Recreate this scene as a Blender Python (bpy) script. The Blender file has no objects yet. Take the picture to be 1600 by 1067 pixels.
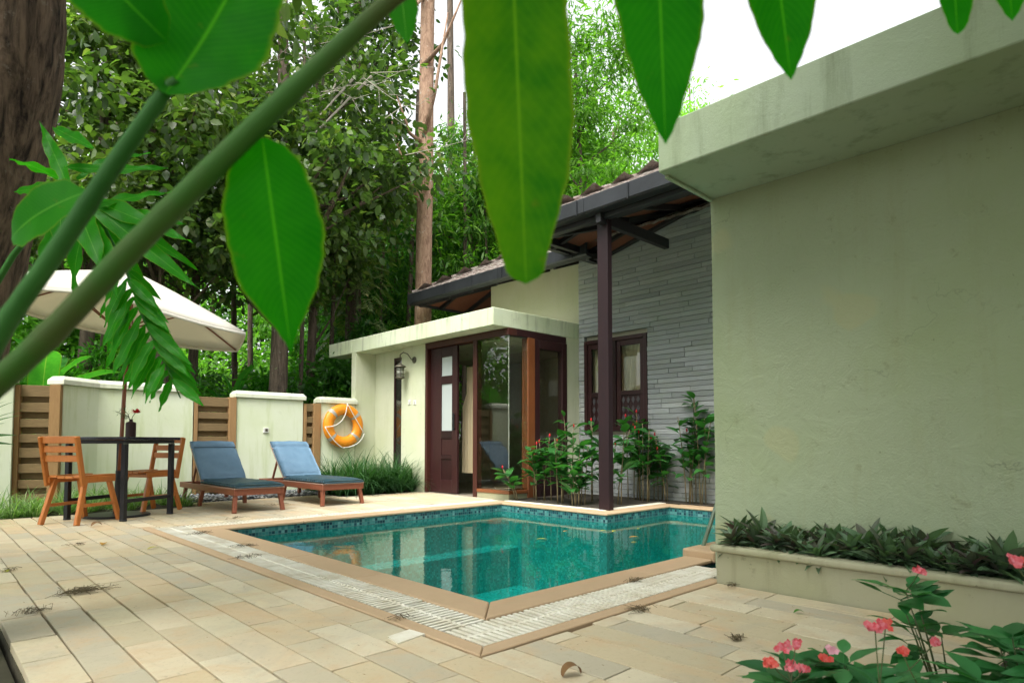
import bpy, math, random
import numpy as np
from mathutils import Vector, Matrix
R = math.radians
random.seed(7); rng = np.random.default_rng(7)
sc = bpy.context.scene
COL = sc.collection

# ------------------------------------------------------------------ camera, sky, sun, exposure
CAMH = 0.75; YAW = R(46.23); PIT = R(2.55); FPX = 976.2; PPY = 647.0
cam_d = bpy.data.cameras.new('camera'); cam = bpy.data.objects.new('camera', cam_d); COL.objects.link(cam)
cam.location = (0, 0, CAMH)
cam.rotation_euler = (R(90) + PIT, 0, YAW - R(90))
cam_d.sensor_width = 36; cam_d.lens = FPX / 1600 * 36
cam_d.shift_y = (PPY - 533.5) / 1600
cam_d.clip_start = 0.02; cam_d.clip_end = 1000
cam_d.dof.use_dof = True; cam_d.dof.focus_distance = 6.5; cam_d.dof.aperture_fstop = 6.3
sc.camera = cam

SUN_EL, SUN_AZ = 58, 205          # azimuth measured in world XY from +X
w = bpy.data.worlds.new('World'); sc.world = w; w.use_nodes = True
nt = w.node_tree; nt.nodes.clear()
sky = nt.nodes.new('ShaderNodeTexSky'); sky.sky_type = 'NISHITA'; sky.sun_disc = False
sky.sun_elevation = R(SUN_EL); sky.sun_rotation = R(90 - SUN_AZ); sky.dust_density = 4; sky.air_density = 1.2
hs = nt.nodes.new('ShaderNodeHueSaturation'); hs.inputs['Saturation'].default_value = 0.10; hs.inputs['Value'].default_value = 1.25
bg = nt.nodes.new('ShaderNodeBackground'); bg.inputs[1].default_value = 0.15
wo = nt.nodes.new('ShaderNodeOutputWorld')
nt.links.new(sky.outputs[0], hs.inputs['Color']); nt.links.new(hs.outputs[0], bg.inputs[0]); nt.links.new(bg.outputs[0], wo.inputs[0])
sd = bpy.data.lights.new('sun', 'SUN'); sd.energy = 1.5; sd.angle = R(32); sd.color = (1, 0.96, 0.88)
sun = bpy.data.objects.new('sun', sd); COL.objects.link(sun)
dv = Vector((math.cos(R(SUN_EL)) * math.cos(R(SUN_AZ)), math.cos(R(SUN_EL)) * math.sin(R(SUN_AZ)), math.sin(R(SUN_EL))))
sun.rotation_euler = dv.to_track_quat('Z', 'Y').to_euler()
sc.view_settings.view_transform = 'Standard'; sc.view_settings.look = 'None'
sc.view_settings.exposure = 1.25; sc.view_settings.gamma = 1.0
sc.cycles.max_bounces = 8; sc.cycles.transparent_max_bounces = 16
sc.cycles.diffuse_bounces = 4; sc.cycles.glossy_bounces = 4; sc.cycles.transmission_bounces = 6
sc.cycles.use_denoising = True

# ------------------------------------------------------------------ measuring the photograph
_f = Vector((math.cos(YAW) * math.cos(PIT), math.sin(YAW) * math.cos(PIT), math.sin(PIT)))
_r = Vector((math.sin(YAW), -math.cos(YAW), 0)); _u = _r.cross(_f); _C = Vector((0, 0, CAMH))
def ray(x, y): return _r * ((x - 800) / FPX) + _u * ((PPY - y) / FPX) + _f
def at(x, y, d): return _C + ray(x, y) * d
def gx(x, d, z=0.0):
    p = at(x, 690, d); return Vector((p.x, p.y, z))
def onX(x, y, X): q = ray(x, y); return _C + q * (X / q.x)
def onY(x, y, Y): q = ray(x, y); return _C + q * (Y / q.y)

# ------------------------------------------------------------------ materials
MATS = {}
def nmat(name):
    m = bpy.data.materials.new(name); m.use_nodes = True; n = m.node_tree; n.nodes.clear()
    return m, n
def N(n, t, **kw):
    x = n.nodes.new(t)
    for k, v in kw.items():
        if hasattr(x, k): setattr(x, k, v)
        else: x.inputs[k].default_value = v
    return x
def ramp(n, src, stops):
    r = n.nodes.new('ShaderNodeValToRGB'); e = r.color_ramp.elements
    while len(e) < len(stops): e.new(0.5)
    for i, (p, c) in enumerate(stops):
        e[i].position = p; e[i].color = (*c, 1) if len(c) == 3 else c
    n.links.new(src, r.inputs[0]); return r.outputs[0]
def mixc(n, fac, a, b, mode='MIX'):
    m = n.nodes.new('ShaderNodeMix'); m.data_type = 'RGBA'; m.blend_type = mode
    for s, v in ((m.inputs[0], fac), (m.inputs[6], a), (m.inputs[7], b)):
        if isinstance(v, (int, float)): s.default_value = v
        elif isinstance(v, tuple): s.default_value = (*v, 1) if len(v) == 3 else v
        else: n.links.new(v, s)
    return m.outputs[2]
def noise(n, scale, detail=4, rough=.55, vec=None, stretch=None, dist=0):
    t = n.nodes.new('ShaderNodeTexNoise'); t.inputs['Scale'].default_value = scale; t.inputs['Detail'].default_value = detail
    t.inputs['Roughness'].default_value = rough; t.inputs['Distortion'].default_value = dist
    g = n.nodes.new('ShaderNodeNewGeometry'); src = g.outputs['Position'] if vec is None else vec
    if stretch:
        mp = n.nodes.new('ShaderNodeMapping'); mp.inputs['Scale'].default_value = stretch
        n.links.new(src, mp.inputs[0]); src = mp.outputs[0]
    n.links.new(src, t.inputs['Vector']); return t.outputs[0]
def bump(n, h, strength=.3, dist=.01):
    b = n.nodes.new('ShaderNodeBump'); b.inputs['Strength'].default_value = strength; b.inputs['Distance'].default_value = dist
    n.links.new(h, b.inputs['Height']); return b.outputs[0]
def fin(m, n, col, rough=.6, nrm=None, spec=.5, metal=0, transl=0, tcol=None, coat=0):
    p = n.nodes.new('ShaderNodeBsdfPrincipled'); o = n.nodes.new('ShaderNodeOutputMaterial')
    if isinstance(col, tuple): p.inputs['Base Color'].default_value = (*col, 1)
    else: n.links.new(col, p.inputs['Base Color'])
    if isinstance(rough, (int, float)): p.inputs['Roughness'].default_value = rough
    else: n.links.new(rough, p.inputs['Roughness'])
    p.inputs['Specular IOR Level'].default_value = spec; p.inputs['Metallic'].default_value = metal
    p.inputs['Coat Weight'].default_value = coat
    if nrm is not None: n.links.new(nrm, p.inputs['Normal'])
    out = p.outputs[0]
    if transl:
        t = n.nodes.new('ShaderNodeBsdfTranslucent')
        if tcol is None: tcol = col
        if isinstance(tcol, tuple): t.inputs[0].default_value = (*tcol, 1)
        else: n.links.new(tcol, t.inputs[0])
        mx = n.nodes.new('ShaderNodeMixShader'); mx.inputs[0].default_value = transl
        n.links.new(out, mx.inputs[1]); n.links.new(t.outputs[0], mx.inputs[2]); out = mx.outputs[0]
    n.links.new(out, o.inputs[0]); return m
def fresnel(n, ior):
    """Fresnel that treats both faces of a thin sheet alike"""
    fr = n.nodes.new('ShaderNodeFresnel'); g = n.nodes.new('ShaderNodeNewGeometry'); mr = n.nodes.new('ShaderNodeMapRange')
    mr.inputs['To Min'].default_value = ior; mr.inputs['To Max'].default_value = 1 / ior
    n.links.new(g.outputs['Backfacing'], mr.inputs['Value']); n.links.new(mr.outputs[0], fr.inputs['IOR']); return fr
def isl(n): return n.nodes.new('ShaderNodeNewGeometry').outputs['Random Per Island']
def orand(n): return n.nodes.new('ShaderNodeObjectInfo').outputs['Random']

def m_plaster(name, base, stain, streak=.5, grime=.5, bmp=.35, cracks=False):
    m, n = nmat(name)
    a = noise(n, 1.3, 5); f1 = ramp(n, a, [(.42, (0, 0, 0)), (.72, (1, 1, 1))])
    c = mixc(n, f1, base, tuple(x * y for x, y in zip(base, (.90, .93, .80))))
    s = noise(n, 3.2, 6, .65, stretch=(2.6, 2.6, .28)); f2 = ramp(n, s, [(.52, (0, 0, 0)), (.78, (streak,) * 3)])
    c = mixc(n, f2, c, stain)
    g = noise(n, 9, 6, .7); f3 = ramp(n, g, [(.62, (0, 0, 0)), (.8, (grime,) * 3)])
    c = mixc(n, f3, c, tuple(x * .55 for x in stain))
    sp = noise(n, 38, 2, .5); f4 = ramp(n, sp, [(.735, (0, 0, 0)), (.77, (.6 * grime,) * 3)])
    c = mixc(n, f4, c, tuple(x * .4 for x in stain))
    if cracks:                          # a few hairline cracks and patched spots
        v = n.nodes.new('ShaderNodeTexVoronoi'); v.feature = 'DISTANCE_TO_EDGE'; v.inputs['Scale'].default_value = .9
        g_ = n.nodes.new('ShaderNodeNewGeometry'); nz = n.nodes.new('ShaderNodeTexNoise'); nz.inputs['Scale'].default_value = 4; nz.inputs['Detail'].default_value = 6; n.links.new(g_.outputs['Position'], nz.inputs['Vector'])
        vm = n.nodes.new('ShaderNodeVectorMath'); vm.operation = 'MULTIPLY_ADD'; vm.inputs[1].default_value = (.5, .5, .5); n.links.new(nz.outputs['Color'], vm.inputs[0]); n.links.new(g_.outputs['Position'], vm.inputs[2]); n.links.new(vm.outputs[0], v.inputs['Vector'])
        cl_ = ramp(n, v.outputs['Distance'], [(.0, (.75, .75, .75)), (.0035, (0, 0, 0))]); mk2_ = ramp(n, noise(n, 1.1, 3, .5), [(.52, (0, 0, 0)), (.60, (1, 1, 1))])
        c = mixc(n, mixc(n, 1.0, cl_, mk2_, 'MULTIPLY'), c, tuple(x * .5 for x in base))
        pt = ramp(n, noise(n, 2.3, 2, .4), [(.66, (0, 0, 0)), (.69, (.6, .6, .6))]); c = mixc(n, pt, c, (base[0] * 1.12, base[1] * 1.0, base[2] * .88))
    b1 = noise(n, 95, 4, .6); b2 = noise(n, 6, 5, .6, dist=.6)
    mk_ = ramp(n, noise(n, 1.7, 4, .6), [(.38, (.15, .15, .15)), (.7, (1, 1, 1))])
    m1 = n.nodes.new('ShaderNodeMath'); m1.operation = 'MULTIPLY'; n.links.new(b1, m1.inputs[0]); n.links.new(mk_, m1.inputs[1])
    mm = n.nodes.new('ShaderNodeMath'); mm.operation = 'MULTIPLY_ADD'; mm.inputs[1].default_value = 2.2
    n.links.new(b2, mm.inputs[0]); n.links.new(m1.outputs[0], mm.inputs[2])
    return fin(m, n, c, .85, bump(n, mm.outputs[0], bmp, .006), spec=.25)
def m_wood(name, a, b, scale=12, rough=.45, dirs=(1, 1, 8), spec=.5, coat=0):
    m, n = nmat(name)
    tc = n.nodes.new('ShaderNodeTexCoord')
    s = noise(n, scale, 6, .6, vec=tc.outputs['Object'], stretch=dirs, dist=.8)
    s2 = noise(n, 2.5, 3, .5)
    c = ramp(n, s, [(.3, a), (.7, b)])
    c = mixc(n, ramp(n, s2, [(.4, (0, 0, 0)), (.75, (.5, .5, .5))]), c, tuple(x * .6 for x in a))
    rv = isl(n); c = mixc(n, .55, c, ramp(n, rv, [(0, tuple(x * .7 for x in a)), (1, tuple(min(1, x * 1.15) for x in b))]))
    return fin(m, n, c, rough, bump(n, s, .25, .003), spec=spec, coat=coat)
def m_flat(name, c, rough=.5, metal=0, spec=.5, var=.15, sc_=20, coat=0):
    m, n = nmat(name); s = noise(n, sc_, 5, .6)
    cc = mixc(n, ramp(n, s, [(.35, (0, 0, 0)), (.7, (1, 1, 1))]), c, tuple(x * (1 - var) for x in c))
    return fin(m, n, cc, rough, bump(n, s, .12, .002), metal=metal, spec=spec, coat=coat)
def m_leaf(name, stops, tfac=.4, rough=.45, tcol=None, spec=.4, back=None):
    m, n = nmat(name)
    c = ramp(n, isl(n), stops)
    o = orand(n); c = mixc(n, .25, c, ramp(n, o, [(0, tuple(x * .6 for x in stops[0][1])), (1, tuple(min(1, x * 1.3) for x in stops[-1][1]))]))
    tc = mixc(n, 1.0, c, tcol or (1.5, 1.9, .6), 'MULTIPLY')
    return fin(m, n, c, rough, spec=spec, transl=tfac, tcol=tc)
def m_blade(name, a, b, vein, tcol, rough=.35, tfac=.5, var=.5):
    """broad leaf with UV: u along the midrib 0..1, v across -1..1 stored as 0..1"""
    m, n = nmat(name)
    tc = n.nodes.new('ShaderNodeTexCoord'); sp = n.nodes.new('ShaderNodeSeparateXYZ'); n.links.new(tc.outputs['UV'], sp.inputs[0])
    ab = n.nodes.new('ShaderNodeMath'); ab.operation = 'SUBTRACT'; ab.inputs[1].default_value = .5; n.links.new(sp.outputs[1], ab.inputs[0])
    av = n.nodes.new('ShaderNodeMath'); av.operation = 'ABSOLUTE'; n.links.new(ab.outputs[0], av.inputs[0])
    mid = ramp(n, av.outputs[0], [(.004, (.75, .75, .75)), (.022, (0, 0, 0))])
    edge = ramp(n, av.outputs[0], [(.455, (0, 0, 0)), (.5, (.75, .75, .75))])
    # lateral veins: stripes of u - k|v|
    k = n.nodes.new('ShaderNodeMath'); k.operation = 'MULTIPLY_ADD'; k.inputs[1].default_value = -.35; n.links.new(av.outputs[0], k.inputs[0])
    k0 = n.nodes.new('ShaderNodeMath'); k0.operation = 'MULTIPLY_ADD'; k0.inputs[1].default_value = .05; n.links.new(noise(n, 16, 3, .6, vec=tc.outputs['Object']), k0.inputs[0]); n.links.new(sp.outputs[0], k0.inputs[2]); n.links.new(k0.outputs[0], k.inputs[2])
    st = n.nodes.new('ShaderNodeMath'); st.operation = 'MULTIPLY'; st.inputs[1].default_value = 170; n.links.new(k.outputs[0], st.inputs[0])
    sn = n.nodes.new('ShaderNodeMath'); sn.operation = 'SINE'; n.links.new(st.outputs[0], sn.inputs[0])
    lat = ramp(n, sn.outputs[0], [(.5, (0, 0, 0)), (1, (.09, .09, .09))])
    nz = noise(n, 14, 5, .6, vec=tc.outputs['Object']); c = mixc(n, ramp(n, nz, [(.35, (0, 0, 0)), (.75, (var,) * 3)]), a, b)
    nz2 = noise(n, 45, 4, .6, vec=tc.outputs['Object']); c = mixc(n, ramp(n, nz2, [(.68, (0, 0, 0)), (.76, (.5, .5, .5))]), c, (.16, .17, .02))
    c = mixc(n, lat, c, vein); c = mixc(n, edge, c, (.20, .28, .02)); c = mixc(n, mid, c, vein)
    t = mixc(n, 1.0, c, tcol, 'MULTIPLY')
    return fin(m, n, c, rough, bump(n, sn.outputs[0], .10, .0004), spec=.15, transl=tfac, tcol=t)

WHITE = (.60, .60, .49)
M = MATS
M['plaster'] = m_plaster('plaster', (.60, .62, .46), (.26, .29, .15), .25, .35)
M['plaster_near'] = m_plaster('plaster_near', (.355, .41, .27), (.27, .26, .13), .30, .6, .8, True)  # villa paint again, with the wall's shade darkened into its base colour
M['fascia'] = m_plaster('fascia', (.42, .50, .37), (.15, .18, .10), .65, .3, .3)
M['wallwhite'] = m_plaster('garden_wall_paint', (.70, .75, .58), (.46, .54, .24), .8, .25)
M['cap'] = m_plaster('cap_paint', (.70, .72, .60), (.35, .38, .25), .5, .4)
M['ledge'] = m_plaster('ledge_paint', (.36, .35, .24), (.16, .16, .09), .5, .8)
M['upper'] = m_plaster('upper_plaster', (.42, .42, .31), (.3, .3, .2), .2, .2)
M['inner'] = m_flat('inner_wall', (.45, .43, .34), .8)
M['innerfloor'] = m_flat('inner_floor', (.32, .28, .22), .35)
M['door'] = m_wood('door_wood', (.014, .005, .006), (.038, .012, .012), 10, .42, (2, 2, .4), spec=.35)
M['doorlight'] = m_wood('door_wood_orange', (.11, .034, .012), (.22, .07, .022), 10, .3, (2, 2, .4), coat=.3)
M['doorred'] = m_wood('door_wood_red', (.026, .009, .007), (.065, .019, .013), 10, .42, (2, 2, .4), spec=.35)
M['post'] = m_wood('post_wood', (.009, .006, .008), (.024, .010, .012), 8, .5, (2, 2, .3), spec=.3)
M['beam'] = m_wood('beam_wood', (.008, .008, .010), (.022, .020, .024), 8, .5, (2, 2, 2))
M['soffit'] = m_wood('soffit_boards', (.14, .045, .025), (.26, .09, .05), 10, .6, (1, 6, 1))
M['gutter'] = m_flat('gutter_metal', (.030, .033, .038), .45, .3, var=.4, sc_=4)
M['teak'] = m_wood('chair_wood', (.30, .085, .016), (.50, .17, .032), 14, .38, (3, 3, .6), coat=.2)
M['lounge'] = m_wood('lounger_wood', (.13, .038, .02), (.27, .085, .045), 14, .42, (3, .6, 3))
M['pale'] = m_wood('pale_wood', (.32, .20, .16), (.45, .30, .24), 14, .5, (3, .6, 3))
M['slat'] = m_wood('weathered_wood', (.085, .055, .028), (.25, .175, .085), 9, .8, (1.0, 6, 6), spec=.2)
M['gatepost'] = m_wood('gate_post_wood', (.20, .11, .045), (.36, .22, .10), 9, .75, (6, 6, .8), spec=.2)
M['black'] = m_flat('black_metal', (.012, .013, .017), .4, .2)
M['white'] = m_flat('white_plastic', (.75, .75, .70), .4)
M['dark'] = m_flat('dark_inside', (.02, .02, .02), .6)
M['brass'] = m_flat('aged_brass', (.20, .16, .10), .4, .8)
M['bronze'] = m_flat('lantern_metal', (.13, .12, .09), .5, .7)
M['canvas'] = None
M['soil'] = m_flat('soil', (.045, .035, .022), .95, var=.6, sc_=30)
M['ground'] = m_flat('ground_earth', (.06, .055, .028), .95, var=.6, sc_=3)
def mk():
    m, n = nmat('umbrella_canvas')
    M['canvas'] = fin(m, n, (.80, .77, .69), .85, bump(n, noise(n, 400, 2), .1, .001), spec=.2, transl=.35, tcol=(.75, .70, .55))
    m, n = nmat('curtain_cloth')
    M['curtain'] = fin(m, n, (.52, .44, .28), .9, transl=.3)
    # granite
    m, n = nmat('granite'); v = n.nodes.new('ShaderNodeTexVoronoi'); v.inputs['Scale'].default_value = 170
    c = ramp(n, noise(n, 160, 4, .7), [(.4, (.012, .014, .020)), (.62, (.03, .035, .045)), (.72, (.35, .36, .38))])
    M['granite'] = fin(m, n, c, .15, spec=.6)
    # cushion fabric
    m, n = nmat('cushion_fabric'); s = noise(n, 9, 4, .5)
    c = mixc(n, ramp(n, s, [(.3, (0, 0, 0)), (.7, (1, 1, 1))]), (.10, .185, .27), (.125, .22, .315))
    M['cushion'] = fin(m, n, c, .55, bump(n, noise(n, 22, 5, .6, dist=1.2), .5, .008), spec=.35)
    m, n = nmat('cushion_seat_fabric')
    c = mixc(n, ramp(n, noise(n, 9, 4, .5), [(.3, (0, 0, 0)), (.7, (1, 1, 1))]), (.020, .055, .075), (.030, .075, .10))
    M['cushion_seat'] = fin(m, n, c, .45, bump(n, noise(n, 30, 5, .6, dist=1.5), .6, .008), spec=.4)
    # paving
    m, n = nmat('sandstone_paving'); rv = isl(n)
    c = ramp(n, rv, [(0, (.50, .43, .29)), (.16, (.58, .47, .30)), (.3, (.46, .41, .30)), (.42, (.47, .42, .31)), (.54, (.57, .49, .34)), (.68, (.62, .55, .40)), (.82, (.55, .42, .26)), (.92, (.60, .53, .36)), (1, (.47, .41, .30))])
    for e in n.nodes:
        if e.type == 'VALTORGB': e.color_ramp.interpolation = 'LINEAR'
    a = noise(n, 5, 6, .65, dist=.5); c = mixc(n, ramp(n, a, [(.48, (0, 0, 0)), (.72, (.75, .75, .75))]), c, (.54, .38, .22))
    a = noise(n, 2.1, 5, .65, dist=.8); c = mixc(n, ramp(n, a, [(.5, (0, 0, 0)), (.68, (.65, .65, .65))]), c, (.42, .385, .30))
    b = noise(n, 60, 4, .7); c = mixc(n, ramp(n, b, [(.56, (0, 0, 0)), (.72, (.35, .35, .35))]), c, (.25, .21, .14))
    b3 = noise(n, 17, 5, .75, dist=1.5); c = mixc(n, ramp(n, b3, [(.60, (0, 0, 0)), (.70, (.45, .45, .45))]), c, (.28, .24, .16))
    rr = ramp(n, a, [(.3, (.5, .5, .5)), (.7, (.8, .8, .8))])
    M['paving'] = fin(m, n, c, rr, bump(n, noise(n, 26, 7, .7), .5, .004), spec=.35)
    m, n = nmat('joint_soil'); M['joint'] = fin(m, n, ramp(n, noise(n, 25, 5, .7), [(.4, (.045, .038, .02)), (.62, (.10, .085, .05)), (.75, (.05, .08, .02))]), .95)
    # coping
    m, n = nmat('coping_stone'); c = mixc(n, .35, (.47, .33, .20), ramp(n, isl(n), [(0, (.42, .30, .18)), (1, (.53, .38, .24))]))
    c = mixc(n, ramp(n, noise(n, 12, 6, .7), [(.45, (0, 0, 0)), (.75, (.5, .5, .5))]), c, (.42, .30, .18))
    M['coping'] = fin(m, n, c, .6, bump(n, noise(n, 50, 5, .6), .2, .002), spec=.35)
    m, n = nmat('grate_white'); c = mixc(n, ramp(n, noise(n, 6, 5, .7), [(.42, (0, 0, 0)), (.72, (.75, .75, .75))]), (.80, .77, .66), (.50, .42, .27))
    M['grate'] = fin(m, n, c, .6)
    # pool mosaic: small square tiles, colour per tile
    def mosaic(name, sz, cols, grout, seed=0.):
        m, n = nmat(name); g = n.nodes.new('ShaderNodeNewGeometry')
        ad = n.nodes.new('ShaderNodeVectorMath'); ad.operation = 'ADD'; ad.inputs[1].default_value = (.0031, .0017, .0023); n.links.new(g.outputs['Position'], ad.inputs[0])
        sc1 = n.nodes.new('ShaderNodeVectorMath'); sc1.operation = 'SCALE'; sc1.inputs['Scale'].default_value = 1 / sz; n.links.new(ad.outputs[0], sc1.inputs[0])
        fl = n.nodes.new('ShaderNodeVectorMath'); fl.operation = 'FLOOR'; n.links.new(sc1.outputs[0], fl.inputs[0])
        wn = n.nodes.new('ShaderNodeTexWhiteNoise'); wn.noise_dimensions = '3D'; n.links.new(fl.outputs[0], wn.inputs['Vector'])
        c = ramp(n, wn.outputs['Value'], cols)
        fr = n.nodes.new('ShaderNodeVectorMath'); fr.operation = 'FRACTION'; n.links.new(sc1.outputs[0], fr.inputs[0])
        nn = n.nodes.new('ShaderNodeVectorMath'); nn.operation = 'ABSOLUTE'; n.links.new(g.outputs['Normal'], nn.inputs[0])
        s1 = n.nodes.new('ShaderNodeSeparateXYZ'); n.links.new(fr.outputs[0], s1.inputs[0])
        s2 = n.nodes.new('ShaderNodeSeparateXYZ'); n.links.new(nn.outputs[0], s2.inputs[0])
        last = None
        for i in range(3):
            d = n.nodes.new('ShaderNodeMath'); d.operation = 'PINGPONG'; d.inputs[1].default_value = .5; n.links.new(s1.outputs[i], d.inputs[0])
            l = n.nodes.new('ShaderNodeMath'); l.operation = 'LESS_THAN'; l.inputs[1].default_value = .06; n.links.new(d.outputs[0], l.inputs[0])
            q = n.nodes.new('ShaderNodeMath'); q.operation = 'LESS_THAN'; q.inputs[1].default_value = .5; n.links.new(s2.outputs[i], q.inputs[0])
            mu = n.nodes.new('ShaderNodeMath'); mu.operation = 'MULTIPLY'; n.links.new(l.outputs[0], mu.inputs[0]); n.links.new(q.outputs[0], mu.inputs[1])
            if last is None: last = mu.outputs[0]
            else:
                mx = n.nodes.new('ShaderNodeMath'); mx.operation = 'MAXIMUM'; n.links.new(last, mx.inputs[0]); n.links.new(mu.outputs[0], mx.inputs[1]); last = mx.outputs[0]
        c = mixc(n, last, c, grout)
        return fin(m, n, c, .2, spec=.5)
    M['mosaic'] = mosaic('pool_mosaic', .021, [(0, (.006, .18, .155)), (.4, (.008, .24, .21)), (.75, (.012, .29, .255)), (1, (.03, .38, .34))], (.010, .25, .22))
    M['band'] = mosaic('pool_band_mosaic', .03, [(0, (.008, .03, .045)), (.35, (.015, .07, .09)), (.6, (.03, .16, .16)), (.85, (.06, .21, .20)), (1, (.12, .28, .28))], (.08, .19, .18))
    # water
    m, n = nmat('pool_water'); o = n.nodes.new('ShaderNodeOutputMaterial')
    gl = n.nodes.new('ShaderNodeBsdfGlossy'); gl.inputs['Roughness'].default_value = .015; tr = n.nodes.new('ShaderNodeBsdfTransparent'); tr.inputs[0].default_value = (.62, .93, .91, 1)
    b = bump(n, noise(n, 5, 4, .55, dist=.4), .09, .02); fr = fresnel(n, 1.36)
    n.links.new(b, gl.inputs['Normal']); n.links.new(b, fr.inputs['Normal'])
    mx = n.nodes.new('ShaderNodeMixShader'); n.links.new(fr.outputs[0], mx.inputs[0]); n.links.new(tr.outputs[0], mx.inputs[1]); n.links.new(gl.outputs[0], mx.inputs[2]); n.links.new(mx.outputs[0], o.inputs[0])
    M['water'] = m
    def glass(name, tint, ior, rough=.0):
        m, n = nmat(name); o = n.nodes.new('ShaderNodeOutputMaterial')
        gl = n.nodes.new('ShaderNodeBsdfGlossy'); gl.inputs['Roughness'].default_value = rough; tr = n.nodes.new('ShaderNodeBsdfTransparent'); tr.inputs[0].default_value = (*tint, 1)
        fr = fresnel(n, ior)
        mx = n.nodes.new('ShaderNodeMixShader'); n.links.new(fr.outputs[0], mx.inputs[0]); n.links.new(tr.outputs[0], mx.inputs[1]); n.links.new(gl.outputs[0], mx.inputs[2]); n.links.new(mx.outputs[0], o.inputs[0])
        return m
    M['glass'] = glass('window_glass', (.90, .92, .89), 1.65)
    m, n = nmat('frosted_glass'); M['frost'] = fin(m, n, (.42, .47, .46), .35, spec=.8)
    # stone cladding
    m, n = nmat('slate_cladding'); c = ramp(n, isl(n), [(0, (.27, .285, .29)), (.3, (.33, .345, .35)), (.6, (.38, .395, .40)), (.85, (.31, .325, .32)), (1, (.43, .445, .44))])
    c = mixc(n, ramp(n, noise(n, 3, 6, .7, stretch=(1, 1, 3)), [(.45, (0, 0, 0)), (.7, (.55, .55, .55))]), c, (.30, .33, .26))
    M['stone'] = fin(m, n, c, .8, bump(n, noise(n, 28, 7, .7, stretch=(1, 1, 2.5)), .8, .012), spec=.25)
    # roof tile
    m, n = nmat('roof_tile'); c = mixc(n, ramp(n, noise(n, 9, 6, .7), [(.4, (0, 0, 0)), (.62, (1, 1, 1))]), (.15, .10, .085), (.27, .25, .22))
    c = mixc(n, ramp(n, noise(n, 22, 5, .7), [(.5, (0, 0, 0)), (.7, (1, 1, 1))]), c, (.07, .06, .05))
    M['tile'] = fin(m, n, c, .85, bump(n, noise(n, 30, 5), .4, .006))
    # bark
    def bark(name, a, b, lich, sc_=(7, 7, .9), bs=.9):
        m, n = nmat(name); tc = n.nodes.new('ShaderNodeTexCoord')
        s = noise(n, 3.2, 8, .7, vec=tc.outputs['Object'], stretch=sc_, dist=.5)
        c = ramp(n, s, [(.36, a), (.6, b)])
        l = noise(n, 13, 5, .7, vec=tc.outputs['Object']); c = mixc(n, ramp(n, l, [(.60, (0, 0, 0)), (.68, (.8, .8, .8))]), c, lich)
        return fin(m, n, c, .9, bump(n, s, bs, .03), spec=.2)
    M['bark_red'] = bark('bark_red', (.20, .12, .08), (.38, .25, .17), (.46, .43, .37), (5, 5, 1.8))
    M['bark_grey'] = bark('bark_grey', (.05, .04, .03), (.16, .12, .09), (.25, .27, .2))
    M['bark_near'] = bark('bark_near', (.025, .018, .014), (.24, .165, .115), (.30, .25, .2), (9, 9, 1.2), 1.0)
    m, n = nmat('twig_pale'); M['twig'] = fin(m, n, (.30, .27, .22), .8)
    m, n = nmat('dry_twig'); M['dry'] = fin(m, n, ramp(n, isl(n), [(0, (.05, .04, .02)), (1, (.16, .12, .06))]), .9)
    m, n = nmat('dead_leaf'); M['dead'] = fin(m, n, ramp(n, isl(n), [(0, (.12, .05, .02)), (1, (.25, .14, .05))]), .7, transl=.15)
    m, n = nmat('yellow_leaf'); M['yleaf'] = fin(m, n, ramp(n, orand(n), [(0, (.45, .40, .05)), (.6, (.30, .38, .05)), (1, (.5, .22, .03))]), .5, transl=.2)
    # pebbles
    m, n = nmat('pebble'); M['pebble'] = fin(m, n, ramp(n, isl(n), [(0, (.06, .07, .08)), (.5, (.18, .19, .20)), (1, (.40, .40, .38))]), .6)
    # lifebuoy
    m, n = nmat('buoy_orange'); M['orange'] = fin(m, n, mixc(n, ramp(n, noise(n, 9, 4), [(.4, (0, 0, 0)), (.8, (.6, .6, .6))]), (.86, .30, .012), (.75, .22, .01)), .45, transl=0)
    m, n = nmat('buoy_band'); M['bandgrey'] = fin(m, n, (.40, .38, .34), .4)
    m, n = nmat('rope'); M['rope'] = fin(m, n, (.80, .79, .74), .8)
    def petal(name, cols):
        m, n = nmat(name); return fin(m, n, ramp(n, isl(n), cols), .6, transl=.3)
    M['pink'] = petal('petal_pink', [(0, (.80, .09, .12)), (.5, (.85, .20, .24)), (1, (.88, .32, .38))])
    M['coral'] = petal('petal_coral', [(0, (.82, .08, .06)), (1, (.90, .22, .18))])
    M['palepink'] = petal('petal_pale', [(0, (.85, .40, .50)), (1, (.90, .55, .62))])
    M['red'] = petal('petal_red', [(0, (.55, .015, .015)), (1, (.75, .04, .05))])
mk()
M['leaf_broad'] = m_leaf('leaf_broad', [(0, (.022, .052, .014)), (.45, (.05, .105, .024)), (.85, (.10, .175, .040)), (1, (.18, .22, .065))], .42, .35, spec=.5)
M['leaf_fine'] = m_leaf('leaf_fine', [(0, (.03, .10, .014)), (.5, (.075, .20, .025)), (1, (.19, .36, .05))], .5)
M['leaf_dark'] = m_leaf('leaf_dark', [(0, (.018, .065, .014)), (.6, (.045, .15, .025)), (1, (.10, .26, .04))], .45, .4)
M['leaf_far'] = m_leaf('leaf_far', [(0, (.06, .17, .025)), (.5, (.13, .31, .045)), (1, (.24, .45, .08))], .55)
M['leaf_shrub'] = m_leaf('leaf_shrub', [(0, (.02, .10, .012)), (.5, (.05, .21, .02)), (1, (.12, .36, .03))], .45, .4)
M['leaf_costus'] = m_leaf('leaf_costus', [(0, (.015, .075, .018)), (.5, (.028, .12, .028)), (1, (.06, .21, .05))], .3, .35)
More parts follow.
